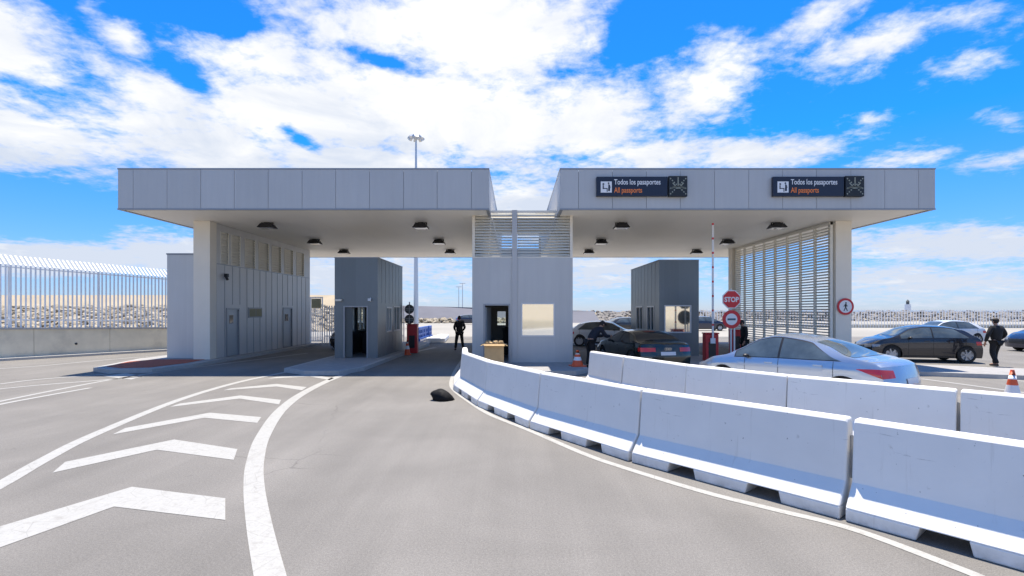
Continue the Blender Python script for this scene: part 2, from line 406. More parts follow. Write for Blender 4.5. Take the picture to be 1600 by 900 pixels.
for px, py, rx, ry, ro, wt in [(465, 212, 52, 17, -28, 1.3), (590, 92, 90, 16, -12, .7), (340, 30, 90, 34, 0, .8), (300, 120, 60, 30, -40, .6), (1000, 60, 70, 40, 0, .5), (30, 130, 60, 14, 0, .5), (90, 310, 150, 36, -10, .7)]:
    a, e = AE(px, py)
    sx = abs(AE(px+rx, py)[0]-AE(px-rx, py)[0])/2; sy = abs(AE(px, py-ry)[1]-AE(px, py+ry)[1])/2
    mp = N('ShaderNodeMapping', vector_type='TEXTURE'); L(ae.outputs[0], mp.inputs['Vector'])
    mp.inputs['Location'].default_value = (a, e, 0); mp.inputs['Rotation'].default_value = (0, 0, R(ro)); mp.inputs['Scale'].default_value = (sx, sy, 1)
    ln = N('ShaderNodeVectorMath', operation='LENGTH'); L(mp.outputs[0], ln.inputs[0])
    v = math_('MULTIPLY', math_('MAXIMUM', math_('SUBTRACT', 1.0, ln.outputs['Value']), 0), wt)
    acc = math_('SUBTRACT', acc, v)
# scattered cloud everywhere else (also behind the camera)
def noise(scale, det=9, rough=.58, dist=.35, off=0):
    mp = N('ShaderNodeMapping'); L(pv.outputs[0], mp.inputs['Vector']); mp.inputs['Location'].default_value = (off, off*.7, off*.3)
    n = N('ShaderNodeTexNoise'); L(mp.outputs[0], n.inputs['Vector'])
    n.inputs['Scale'].default_value = scale; n.inputs['Detail'].default_value = det; n.inputs['Roughness'].default_value = rough; n.inputs['Distortion'].default_value = dist
    return n.outputs['Fac']
n1 = noise(1.5, 10, .6, .4); n2 = noise(5.5, 8, .6, .3, 3.1)
behind = math_('MULTIPLY', math_('SUBTRACT', .1, Y), 2.0, clamp=True)
acc = math_('MAXIMUM', math_('MAXIMUM', acc, -.8), math_('SUBTRACT', math_('MULTIPLY', behind, .75), .8))
n3 = noise(17, 8, .62, .2, 5.3)
f1 = math_('ADD', math_('ADD', math_('MULTIPLY', acc, 1.15), .12), math_('MULTIPLY', math_('SUBTRACT', n1, .5), 1.7))
f1 = math_('ADD', f1, math_('MULTIPLY', math_('SUBTRACT', n2, .5), 1.9))
f1 = math_('ADD', f1, math_('MULTIPLY', math_('SUBTRACT', n3, .5), 1.35))
al = N('ShaderNodeMapRange', interpolation_type='SMOOTHSTEP'); L(f1, al.inputs['Value'])
al.inputs['From Min'].default_value = -.22; al.inputs['From Max'].default_value = .85
# thickness shade: thick bases greyer-blue, tops white
sh = noise(2.6, 8, .6, .5, 7.7)
lo = N('ShaderNodeMapRange', interpolation_type='SMOOTHSTEP'); L(el, lo.inputs['Value']); lo.inputs['From Min'].default_value = .40; lo.inputs['From Max'].default_value = .12
shv = math_('MULTIPLY', math_('ADD', math_('MULTIPLY', lo.outputs[0], .35), math_('SUBTRACT', sh, .46)), 3.0, clamp=True)
cc = N('ShaderNodeMix', data_type='RGBA'); L(shv, cc.inputs[0])
CLOUD = 6.7
cc.inputs[6].default_value = (CLOUD, CLOUD, CLOUD, 1); cc.inputs[7].default_value = (CLOUD*.66, CLOUD*.73, CLOUD*.86, 1)
# saturate the clear sky (polarised, deep azure)
hz = N('ShaderNodeMapRange'); L(el, hz.inputs['Value']); hz.inputs['From Min'].default_value = 0; hz.inputs['From Max'].default_value = .30
tn = N('ShaderNodeMix', data_type='RGBA'); L(hz.outputs[0], tn.inputs[0])
tn.inputs[6].default_value = (.50, .62, 1.0, 1); tn.inputs[7].default_value = (.10, .74, 1.35, 1)
mu = N('ShaderNodeMix', data_type='RGBA', blend_type='MULTIPLY'); mu.inputs[0].default_value = 1
L(sky.outputs[0], mu.inputs[6]); L(tn.outputs[2], mu.inputs[7])
fin = N('ShaderNodeMix', data_type='RGBA'); L(al.outputs[0], fin.inputs[0]); L(mu.outputs[2], fin.inputs[6]); L(cc.outputs[2], fin.inputs[7])
L(fin.outputs[2], bg.inputs[0])

sc.view_settings.view_transform = 'Standard'; sc.view_settings.look = 'None'; sc.view_settings.gamma = 1
sc.view_settings.exposure = .66
sc.render.engine = 'CYCLES'
sc.cycles.use_denoising = True
sc.cycles.max_bounces = 6; sc.cycles.diffuse_bounces = 4; sc.cycles.glossy_bounces = 3
sc.cycles.sample_clamp_indirect = 6

# ------------------------------------------------------------------ ground
mb = MB(); mb.add([(-8000, -3000, -2.2), (8000, -3000, -2.2), (8000, 12000, -2.2), (-8000, 12000, -2.2)], [(0, 1, 2, 3)])
tag(mb.build('sea', M['sea']), kind='structure')
mb = MB(); mb.box(-220, -90, -3, 260, 150, -.004)
tag(mb.build('ground', M['pale_ground']), kind='structure')
mb = MB(); mb.add([(-60, -30, 0), (60, -30, 0), (60, 40, 0), (-60, 40, 0)], [(0, 1, 2, 3)])
tag(mb.build('road', M['asphalt']), kind='structure')

# painted markings
def smooth_line(pts, n=10):
    P = [Vector((p[0], p[1], p[2])) for p in pts]; out_ = []
    P = [P[0]*2-P[1]] + P + [P[-1]*2-P[-2]]
    for i in range(1, len(P)-2):
        for k in range(n):
            t = k/n; a, b, c, d = P[i-1:i+3]
            out_.append(.5*((2*b)+(-a+c)*t+(2*a-5*b+4*c-d)*t*t+(-a+3*b-3*c+d)*t**3))
    out_.append(P[-2]); return out_
def stripe(pix, width):
    """curved painted line through ground points given with photo pixels; constant real width"""
    pts = smooth_line([(*G(px, py), 0) for px, py in pix])
    mb = MB(); vs = []
    for i, p in enumerate(pts):
        a = pts[max(0, i-1)]; b = pts[min(len(pts)-1, i+1)]; d = (b-a); d.z = 0; d.normalize()
        nrm = Vector((-d.y, d.x, 0))
        vs += [(p.x+nrm.x*width/2, p.y+nrm.y*width/2, .004), (p.x-nrm.x*width/2, p.y-nrm.y*width/2, .004)]
    mb.add(vs, [(2*i, 2*i+2, 2*i+3, 2*i+1) for i in range(len(pts)-1)])
    return tag(mb.build('road_marking', M['paint'], recalc=False), kind='structure')
def patch(pix):
    mb = MB(); mb.add([(*G(px, py), .004) for px, py in pix], [tuple(range(len(pix)))])
    return tag(mb.build('road_marking', M['paint']), kind='structure')
stripe([(436, 960), (422, 900), (405, 820), (397, 760), (399, 720), (412, 680), (440, 640), (478, 612), (530, 588), (590, 568), (640, 552), (680, 543)], .22)
stripe([(-160, 845), (0, 758), (70, 718), (150, 678), (280, 625), (370, 598), (440, 583), (480, 574)], .19)
stripe([(1720, 976), (1560, 914), (1491, 886), (1332, 827), (1212, 797), (1100, 769), (975, 731), (912, 709), (828, 673), (766, 648), (735, 629), (712, 612), (705, 600), (710, 582), (722, 562)], .11)
for pix in [[(0, 856), (-60, 885), (-60, 852), (0, 823), (206, 761), (352, 779), (352, 813), (178, 792)],
            [(82, 739), (102, 722), (272, 687), (371, 702), (365, 719), (245, 703)],
            [(176, 679), (196, 669), (328, 645), (408, 652), (402, 661), (320, 653)],
            [(266, 636), (280, 631), (376, 618), (439, 625), (436, 632), (374, 623)],
            [(349, 610), (360, 607), (432, 600), (479, 605), (472, 610), (432, 604)],
            [(418, 592), (432, 589), (482, 585), (522, 591), (515, 594), (484, 588.5)]]:
    # split each chevron into its two arms so the faces stay convex
    if len(pix) == 8: patch([pix[1], pix[2], pix[3], pix[0]]); patch([pix[0], pix[3], pix[4], pix[7]]); patch([pix[7], pix[4], pix[5], pix[6]])
    else: patch([pix[0], pix[1], pix[2], pix[5]]); patch([pix[5], pix[2], pix[3], pix[4]])
for pts, wd in [([(0, 600), (60, 593), (150, 586), (215, 580)], .14), ([(-60, 614), (60, 602), (160, 594), (225, 588)], .14),
                ([(-80, 650), (0, 632), (80, 617), (142, 606)], .14), ([(-60, 640), (60, 615), (170, 594), (260, 580), (330, 571), (480, 552)], .13),
                ([(-60, 580), (60, 572), (170, 562), (262, 555)], .14)]:
    stripe(pts, wd)
patch([(160, 588), (196, 583), (224, 588), (205, 593)])
stripe([(1440, 592), (1500, 600), (1640, 619)], .14)
stripe([(1430, 580), (1520, 588), (1660, 602)], .12)

# kerb islands
def island(name, poly, top=.13, mat_top='paver', kind='structure'):
    cxm = sum(p[0] for p in poly)/len(poly); cym = sum(p[1] for p in poly)/len(poly)
    mb = MB(); mb.prism(poly, -.01, top)
    # inner paving slightly raised above the kerb stone
    inner = []
    n = len(poly)
    for i in range(n):
        p = Vector(poly[i]); a = Vector(poly[i-1]); b = Vector(poly[(i+1) % n])
        e1 = (p-a).normalized(); e2 = (b-p).normalized(); nr = Vector((-(e1+e2).y, (e1+e2).x)).normalized()
        k = .15/max(.35, math.sqrt((1+e1.dot(e2))/2))
        inner.append((p.x+nr.x*k, p.y+nr.y*k))
    mb.mi = 1; mb.prism(inner, top-.05, top+.004)
    o = mb.build(name, [M['kerb'], M[mat_top]])
    return tag(o, kind=kind)
# polygons counter-clockwise, metres
island('kerb_island', [(-14.2, 17.2), (-13.2, 16.6), (-12.0, 16.9), (-11.6, 18.5), (-11.5, 30.2), (-14.4, 30.2), (-15.0, 20.4)])
mb = MB(); mb.prism([(-13.9, 17.4), (-13.1, 17.0), (-12.3, 17.2), (-12.0, 18.6), (-12.1, 19.9), (-14.0, 19.9), (-14.4, 19.0)], .10, .150)
tag(mb.build('red_gravel_bed', M['red_gravel']), kind='structure')
island('kerb_island', [(-7.7, 17.0), (-6.7, 16.2), (-5.6, 16.2), (-5.15, 17.4), (-5.05, 30.0), (-5.3, 31.5), (-7.5, 31.5), (-7.75, 22)])
island('kerb_island', [(-1.9, 16.9), (-1.4, 16.2), (1.9, 16.2), (2.4, 16.9), (2.5, 30), (1.5, 34.5), (-1.0, 34.5), (-2.0, 30)])
island('kerb_island', [(5.85, 19.2), (6.6, 17.6), (7.4, 17.6), (8.0, 19.2), (8.0, 31), (5.85, 31)])
island('kerb_island', [(11.4, 18.4), (12.1, 16.3), (13.0, 15.9), (21.5, 12.6), (24, 13.2), (13.8, 18.4), (13.6, 31), (11.5, 31)])

# ------------------------------------------------------------------ canopies
YF, YB, ZS, ZT = 17.7, 33.7, 5.55, 6.92
def canopy(x0, x1, label, seams):
    root = empty('canopy', ((x0+x1)/2, YF, ZS), 0, label, 'canopy', 'canopies over the checkpoint lanes')
    ox, oy, oz = root.location
    def loc(mb): mb.v = [(x-ox, y-oy, z-oz) for x, y, z in mb.v]; return mb
    g = .012
    f = MB()
    xs = [x0] + seams + [x1]
    for a, b in zip(xs, xs[1:]):
        for yy, dy in ((YF, .03), (YB, -.03)):
            f.box(a+g/2, yy, ZS+.03, b-g/2, yy+dy, ZT)
    n = 14; ys = [YF+.035+(YB-YF-.07)*i/n for i in range(n+1)]
    for a, b in zip(ys, ys[1:]):
        f.box(x0, a+g/2, ZS+.03, x0+.03, b-g/2, ZT); f.box(x1-.03, a+g/2, ZS+.03, x1, b-g/2, ZT)
    loc(f).build('fascia', M['fascia'], root)
    c = MB(); c.box(x0+.04, YF+.04, ZS+.06, x1-.04, YB-.04, ZT-.06); loc(c).build('roof_slab', M['seam'], root)
    t = MB()
    for (a, b, cc_, d) in ((x0-.012, YF-.012, x1+.012, YF+.10), (x0-.012, YB-.10, x1+.012, YB+.012), (x0-.012, YF+.105, x0+.10, YB-.105), (x1-.10, YF+.105, x1+.012, YB-.105)):
        t.box(a, b, ZT+.003, cc_, d, ZT+.05); t.box(a, b, ZS-.02, cc_, d, ZS+.025)
    loc(t).build('edge_trim', M['trim'], root)
    s = MB()
    k = 0.0; xw = x0+.105
    while xw < x1-.11:      # soffit boards with fine joints
        xe = min(xw+1.165, x1-.105); s.box(xw, YF+.108, ZS, xe-.004, YB-.108, ZS+.04); xw = xe
    loc(s).build('soffit', M['soffit'], root)
    return root
SP = 1.165
lc = canopy(-13.76, -.93, 'left canopy roof with blank grey panelled fascia over the left lanes', [(p-806)*YF/F for p in (208, 261, 313.5, 366, 419, 472, 524.5, 577.5, 630.5, 683, 736.5)])
rc = canopy(1.53, 14.5, 'right canopy roof whose grey panelled fascia carries the two black lane signs', [(p-806)*YF/F for p in (904, 957, 1010, 1063, 1116.5, 1170, 1223, 1276, 1329.5, 1382.5, 1435.5)])

# ceiling lights
def ceiling_light():
    r = empty('ceiling_light')
    b = MB(); b.box(-.10, -.10, -.05, .10, .10, 0); b.box(-.24, -.025, -.10, -.20, .025, -.0); b.box(.20, -.025, -.10, .24, .025, 0); b.box(-.24, -.02, -.03, .24, .02, -.006)
    b.build('bracket', M['black'], r)
    h = MB(); h.add([(-.20, -.20, -.06), (.20, -.20, -.06), (.20, .20, -.06), (-.20, .20, -.06), (-.30, -.27, -.22), (.30, -.27, -.22), (.30, .27, -.22), (-.30, .27, -.22)],
          [(0, 1, 2, 3), (0, 4, 5, 1), (1, 5, 6, 2), (2, 6, 7, 3), (3, 7, 4, 0)])
    h.build('housing', M['black'], r)
    g = MB(); g.add([(-.27, -.24, -.225), (.27, -.24, -.225), (.27, .24, -.225), (-.27, .24, -.225), (-.2, -.17, -.24), (.2, -.17, -.24), (.2, .17, -.24), (-.2, .17, -.24)],
          [(4, 5, 6, 7), (0, 1, 5, 4), (1, 2, 6, 5), (2, 3, 7, 6), (3, 0, 4, 7), (0, 3, 2, 1)])
    g.build('lens', M['lampglass'], r)
    return r
CL = ceiling_light(); first = True
side = {-9.9: 'left row under the left canopy', -3.78: 'right row under the left canopy', 4.2: 'left row under the right canopy', 10.4: 'right row under the right canopy'}
for x, ph in side.items():
    for y, w_ in ((20.4, 'front'), (25.2, 'middle'), (29.5, 'rear')):
        o = CL if first else copy_tree(CL); first = False
        o.location = (x, y, ZS-.001)
        tag(o, 'black ceiling lamp, %s one of the %s' % (w_, ph), 'ceiling light', 'black lamps under the canopies')

# ------------------------------------------------------------------ left building
XB = -11.95
bld = empty('service_building', (-12.6, 20, 0), 0, 'grey clad service building with two doors under the left canopy', 'building')
def P0(mb, root):
    o = root.location; mb.v = [(x-o[0], y-o[1], z-o[2]) for x, y, z in mb.v]; return mb
c = MB(); c.box(-12.6, 20.0, .13, XB, 20.45, ZS-.003); P0(c, bld).build('column', M['cream'], bld, bevel=.01)
# lane wall, vertical cladding strips with dark joints; louvres on top
h0 = .135; dz = .01
w_ = MB()
holes = [(21.15-20.46, 22.15-20.46, 0.0, 2.15-h0), (26.3-20.46, 27.4-20.46, 0.0, 2.2-h0)]
lou = [(20.75, 21.35), (21.5, 22.25), (22.6, 23.5), (23.8, 24.8), (25.1, 26.1), (26.45, 27.5), (27.9, 28.9)]
lh = [(a-20.46, b-20.46, 3.95-h0, 5.25-h0) for a, b in lou]
wall(w_, (XB-.02, 20.46, h0), (0, 1, 0), (1, 0, 0), .12, 9.3, 5.54-h0, holes+lh)
w_.box(-12.5, 29.66, h0, XB-.022, 29.76, 5.54); w_.box(-12.55, 20.46, h0, -12.45, 29.65, 5.54)
s_ = w_; s_.mi = 1; y = 20.46
while y < 29.7:
    segs = [(h0, 3.9)] if not any(a-.1 < y < b+.1 for a, b in ((21.15, 22.15), (26.3, 27.4))) else [(2.3, 3.9)]
    for a, b in segs: s_.box(XB-.0195, y, a, XB-.008, y+.018, b)
    y += .58
s_.box(XB-.0195, 20.47, 3.905, XB-.006, 29.7, 3.935)
P0(w_, bld).build('wall', [M['clad'], M['trim']], bld)
for k, (a, b) in enumerate(lou):
    v = MB(); z = 3.97
    while z < 5.22: v.bar((XB-.045, a+.01, z), (XB-.045, b-.01, z), .075, .010, up=(.5, 0, 1)); z += .12
    v.box(XB-.10, a, 3.95, XB-.085, b, 5.25)
    for q in (a, b-.03): v.box(XB-.05, q, 3.95, XB-.004, q+.03, 5.25)
    P0(v, bld).build('louvre', M['louvre'], bld)
for a, b, t, lab in ((21.15, 22.15, 2.15, None), (26.3, 27.4, 2.2, None)):
    f = MB(); f.box(XB-.14, a, h0, XB+.01, a+.06, t); f.box(XB-.14, b-.06, h0, XB+.01, b, t); f.box(XB-.14, a+.06, t-.06, XB+.01, b-.06, t)
    fr = P0(f, bld).build('door_frame', M['trim'], bld)
    d = MB(); d.box(XB-.10, a+.062, h0+.01, XB-.05, b-.062, t-.062); dd = P0(d, bld).build('door', M['door_metal'], bld)
    g = MB(); g.box(XB-.049, a+.3, 1.5, XB-.04, b-.42, 1.85); P0(g, bld).build('door_window', M['glass_dark'], dd)
    hd = MB(); hd.tube((XB-.05, b-.16, 1.0), (XB+.01, b-.16, 1.0), .012); hd.tube((XB+.01, b-.16, 1.0), (XB+.01, b-.30, 1.0), .012); P0(hd, bld).build('handle', M['alloy'], dd)
n_ = MB(); n_.box(XB-.018, 22.9, 1.72, XB+.01, 24.1, 2.18); pl = P0(n_, bld).build('notice_board', M['trim'], bld)
n_ = MB(); n_.box(XB+.0105, 22.95, 1.77, XB+.016, 23.5, 2.13); n_.box(XB+.0105, 23.55, 1.77, XB+.016, 24.05, 2.13); P0(n_, bld).build('notice', M['olive'], pl)
l_ = MB(); l_.box(XB-.018, 21.0, 3.42, XB+.12, 21.12, 3.56); l_.tube((XB+.04, 21.06, 3.42), (XB+.10, 21.06, 3.30), .05); P0(l_, bld).build('wall_light', M['black'], bld)
an = MB(); an.box(-13.97, 20.5, .135, -12.62, 29.7, 4.28); P0(an, bld).build('annexe', M['clad'], bld, bevel=.01)
an = MB(); an.box(-13.99, 20.48, 4.283, -12.62, 29.72, 4.34); an.box(-12.86, 20.47, .14, -12.85, 20.5, 4.25); P0(an, bld).build('coping', M['trim'], bld)
an = MB(); an.box(-12.80, 20.40, 2.46, -12.62, 20.5, 2.54); P0(an, bld).build('wall_vent', M['black'], bld)

# ------------------------------------------------------------------ booths
def booth(x0, x1, y0, y1, zt, label, lane_side, front, side_wins, mats='clad_dark'):
    """front: ('door'|'window', a, b, z0, z1); lane_side +1 = windows on the +x face"""
    r = empty('inspection_booth', ((x0+x1)/2, y0, .134), 0, label, 'booth', 'inspection booths between the lanes')
    z0 = .1345; H = zt-z0; th = .10
    w = MB()
    wall(w, (x0, y0, z0), (1, 0, 0), (0, -1, 0), th, x1-x0, H, [(front[1]-x0, front[2]-x0, front[3]-z0, front[4]-z0)])
    sh_ = [(a-y0-th, b-y0-th, c-z0, d-z0) for a, b, c, d in side_wins]
    for sx, xx in ((1, x1), (-1, x0)):
        wall(w, (xx, y0+th, z0), (0, 1, 0), (sx, 0, 0), th, y1-y0-2*th, H, sh_)
    w.box(x0, y1-th, z0, x1, y1, zt)
    t = MB(); t.box(x0+th+.002, y0+th+.002, zt-.2, x1-th-.002, y1-th-.002, zt-.1); P0(t, r).build('roof', M['dark'], r)
    t = MB()
    for a, b, c, d in ((x0-.015, y0-.015, x1+.015, y0+.1), (x0-.015, y1-.1, x1+.015, y1+.015), (x0-.015, y0+.103, x0+.1, y1-.103), (x1-.1, y0+.103, x1+.015, y1-.103)):
        t.box(a, b, zt+.002, c, d, zt+.035)
    P0(t, r).build('roof_trim', M['trim'], r)
    j = w; j.mi = 1; y = y0+.62
    while y < y1-.2:
        for xx in (x0-.006, x1-.004): 
            for a, b in ((z0, 1.0), (2.35, zt-.01)): j.box(xx, y, a, xx+.010, y+.015, b)
        y += .62
    P0(w, r).build('wall', [M[mats], M['trim']], r)
    # front opening
    k, a, b, c, d = front
    f = MB()
    f.box(a, y0-.02, c, a+.05, y0+.08, d); f.box(b-.05, y0-.02, c, b, y0+.08, d); f.box(a+.05, y0-.02, d-.05, b-.05, y0+.08, d)
    if k == 'window': f.box(a+.05, y0-.02, c, b-.05, y0+.08, c+.05)
    P0(f, r).build('door_frame' if k == 'door' else 'window_frame', M['trim'] if k == 'door' else M['frame_white'], r)
    if k == 'window':
        g = MB(); g.box(a+.052, y0+.02, c+.052, b-.052, y0+.035, d-.052); P0(g, r).build('window', M['glass_mirror'], r)
    else:
        g = MB(); g.box(a+.04, y0+.05, c+.02, a+.34, y0+.075, d-.06); P0(g, r).build('sliding_door', M['sign_grey'], r)
    for (a, b, c, d) in side_wins:
        for sx, xx in ((1, x1), (-1, x0)):
            f = MB(); 
            for (p, q, s, t_) in ((a, a+.06, c, d), (b-.06, b, c, d), (a+.06, b-.06, c, c+.06), (a+.06, b-.06, d-.06, d), ((a+b)/2-.03, (a+b)/2+.03, c+.06, d-.06)):
                f.box(xx-sx*.08, p, s, xx+sx*.015, q, t_)
            fr = P0(f, r).build('window_frame', M['frame_white'], r)
            g = MB(); g.box(xx-sx*.05, a+.061, c+.061, xx-sx*.04, b-.061, d-.061); P0(g, r).build('pane', M['booth_pane'], fr)
    return r
lb = booth(-7.29, -5.56, 20.6, 25.1, 4.16, 'dark grey booth with open doorway between the left lanes', 1, ('door', -6.93, -5.95, .1345, 2.23), [(22.0, 22.9, 1.1, 2.2), (23.3, 24.5, 1.1, 2.25)])
rb = booth(6.05, 7.72, 21.6, 26.9, 4.16, 'dark grey booth with framed window behind the black coupe', -1, ('window', 6.26, 7.40, 1.1, 2.27), [(22.4, 23.6, 1.1, 2.25), (24.4, 25.7, 1.1, 2.25)])
# things inside / on the left booth
l_ = MB(); l_.box(-5.93, 20.50, 2.43, -5.80, 20.58, 2.53); l_.box(-5.86, 20.58, 2.40, -5.82, 20.595, 2.56); P0(l_, lb).build('wall_light', M['galv'], lb)
l_ = MB(); l_.box(-7.22, 20.46, 2.42, -6.98, 20.595, 2.5); P0(l_, lb).build('wall_light', M['cream'], lb)
i_ = MB(); i_.box(-6.9, 23.0, .15, -5.9, 23.7, 1.05); P0(i_, lb).build('desk', M['dark'], lb)
i_ = MB(); i_.box(-6.6, 23.1, 1.053, -6.2, 23.2, 1.45); P0(i_, lb).build('monitor', M['black'], lb)

# central block
CBX0, CBX1, CBY, CBY1 = -1.61, 2.10, 18.9, 32.5
cb = empty('central_block', (.25, CBY, .13), 0, 'tall grey central block with louvred top between the two canopies', 'building')
z0 = .1345; ZM = 3.99
w = MB()
wall(w, (CBX0, CBY, z0), (1, 0, 0), (0, -1, 0), .12, CBX1-CBX0, ZM-z0, [(-1.2-CBX0, -.21-CBX0, 0, 2.29-z0), (.21-CBX0, 1.42-CBX0, 1.1-z0, 2.31-z0)])
for sx, xx in ((1, CBX1), (-1, CBX0)):
    wall(w, (xx, CBY+.12, z0), (0, 1, 0), (sx, 0, 0), .12, 6.0, ZM-z0)
wall(w, (CBX0, 25.02, z0), (1, 0, 0), (0, -1, 0), .1, CBX1-CBX0, ZM-z0, [(-.90-CBX0, -.50-CBX0, 1.33-z0, 2.0-z0)])
P0(w, cb).build('wall', M['clad_mid'], cb)
w = MB(); w.box(CBX0+.13, CBY+.13, ZM-.15, CBX1-.13, 25.0, ZM-.02); P0(w, cb).build('roof', M['dark'], cb)
w = MB(); w.box(-.14, CBY-.05, z0, .05, CBY-.002, 5.75); P0(w, cb).build('centre_post', M['fascia'], cb, bevel=.004)
# posts of the louvred upper storey
pm = MB()
for xx in (CBX0, CBX1-.10):
    for yy in (CBY, 23.5, 28.0, CBY1-.1):
        pm = MB(); pm.box(xx, yy, ZM+.003 if yy < 25 else z0, xx+.10, yy+.10, 5.75 if yy == CBY else 5.53); P0(pm, cb).build('post', M['cream'], cb)
pm = MB(); pm.box(1.10, 24.5, ZM, 1.2, 24.6, 5.5); P0(pm, cb).build('post', M['cream'], cb)
rl = MB()
rl.box(CBX0+.101, CBY+.004, 5.66, CBX1-.101, CBY+.09, 5.74); rl.box(CBX0+.101, CBY+.004, ZM+.005, CBX1-.101, CBY+.09, ZM+.05)
P0(rl, cb).build('rail', M['louvre'], cb)
for (xa, xb) in ((CBX0+.11, -.15), (.06, CBX1-.11)):
    lv = MB(); z = ZM+.12
    while z < 5.62: lv.bar((xa, CBY+.05, z), (xb, CBY+.05, z), .11, .012, up=(0, -.9, 1)); z += .105
    P0(lv, cb).build('louvre', M['louvre'], cb)
for xx, sx in ((CBX0+.05, 1), (CBX1-.05, -1)):
    lv = MB(); z = ZM+.12
    while z < 5.5: lv.bar((xx, CBY+.14, z), (xx, CBY1-.1, z), .12, .012, up=(-sx*.9, 0, 1)); z += .085
    P0(lv, cb).build('louvre', M['louvre'], cb)
bw = MB(); bw.box(-.92, CBY1-.08, 3.6, 1.52, CBY1-.02, 5.95)
cs = MB(); cs.box(-.9, CBY+.12, 5.60, 1.5, 23.7, 5.65); P0(cs, cb).build('ceiling', M['louvre'], cb)
P0(bw, cb).build('rear_wall', M['clad_mid'], cb)
f = MB(); f.box(-1.2, CBY-.02, z0, -1.14, CBY+.11, 2.29); f.box(-.27, CBY-.02, z0, -.21, CBY+.11, 2.29); f.box(-1.14, CBY-.02, 2.23, -.27, CBY+.11, 2.29)
P0(f, cb).build('door_frame', M['trim'], cb)
f = MB(); f.bar((-1.12, CBY+.1, 1.17), (-.98, CBY+.9, 1.17), .05, 2.0); P0(f, cb).build('door', M['door_metal'], cb)
f = MB(); f.box(.19, CBY-.02, 1.08, .24, CBY+.06, 2.33); f.box(1.39, CBY-.02, 1.08, 1.44, CBY+.06, 2.33); f.box(.24, CBY-.02, 1.08, 1.39, CBY+.06, 1.13); f.box(.24, CBY-.02, 2.28, 1.39, CBY+.06, 2.33)
P0(f, cb).build('window_frame', M['frame_white'], cb)
f = MB(); f.box(.241, CBY+.01, 1.131, 1.389, CBY+.03, 2.279); P0(f, cb).build('window', M['glass_mirror'], cb)
f = MB(); f.box(-.55, 22.0, .15, -.2, 22.5, 1.3); P0(f, cb).build('desk', M['dark'], cb)
f = MB(); f.box(-.898, 25.05, 1.332, -.502, 25.06, 1.998); P0(f, cb).build('rear_pane', M['booth_pane'], cb)

# right louvre wall
lw = empty('louvre_wall', (12.35, 20, 0), 0, 'white slatted louvre screen wall with cream columns under the right canopy', 'screen wall')
c = MB(); c.box(12.5, 20.0, .134, 13.12, 20.5, ZS-.003); P0(c, lw).build('column', M['cream'], lw, bevel=.01)
c = MB(); c.box(12.2, 28.9, .134, 12.7, 29.4, ZS-.003); P0(c, lw).build('column', M['cream'], lw, bevel=.01)
nb = 8; ya, yb = 20.1, 28.88
for i in range(nb+1):
    y = ya+(yb-ya-.08)*i/nb; pm = MB(); pm.box(12.345, y, .134, 12.455, y+.055, 5.53); P0(pm, lw).build('post', M['louvre'], lw)
pm = MB(); pm.box(12.325, ya, 5.42, 12.475, yb, 5.535); pm.box(12.325, ya, .30, 12.475, yb, .42); pm.box(12.36, 20.2, .134, 12.44, 28.8, .29)
P0(pm, lw).build('rail', M['louvre'], lw)
for i in range(nb):
    a = ya+(yb-ya-.08)*i/nb+.081; b = ya+(yb-ya-.08)*(i+1)/nb-.001
    lv = MB(); z = .48
    while z < 5.40: lv.bar((12.40, a, z), (12.40, b, z), .09, .010, up=(.6, 0, 1)); z += .115
    P0(lv, lw).build('louvre', M['louvre'], lw)

# ------------------------------------------------------------------ signs
def text(name, s, size, loc, m, parent, weight=.0, rot=(R(90), 0, 0), align='LEFT', sx=1):
    cu = bpy.data.curves.new(name, 'FONT'); cu.body = s; cu.size = size; cu.extrude = .002; cu.offset = weight; cu.align_x = align
    o = bpy.data.objects.new(name, cu); col.objects.link(o)
    bpy.context.view_layer.update()
    me = bpy.data.meshes.new_from_object(o.evaluated_get(bpy.context.evaluated_depsgraph_get()))
    bpy.data.objects.remove(o); me.name = name
    me.materials.clear(); me.materials.append(m)
    q = bpy.data.objects.new(name, me); col.objects.link(q); q.location = loc; q.rotation_euler = rot; q.parent = parent; q.scale = (sx, 1, 1)
    return q
def disc(mb, c, r, y, n=24, r2=0):
    """flat disc/ring in the xz plane facing -y"""
    if r2:
        vs = []
        for i in range(n):
            t = 2*math.pi*i/n; vs += [(c[0]+r*math.cos(t), y, c[1]+r*math.sin(t)), (c[0]+r2*math.cos(t), y, c[1]+r2*math.sin(t))]
        mb.add(vs, [(2*i, 2*((i+1) % n), 2*((i+1) % n)+1, 2*i+1) for i in range(n)])
    else:
        mb.add([(c[0]+r*math.cos(2*math.pi*i/n), y, c[1]+r*math.sin(2*math.pi*i/n)) for i in range(n)], [tuple(range(n))])
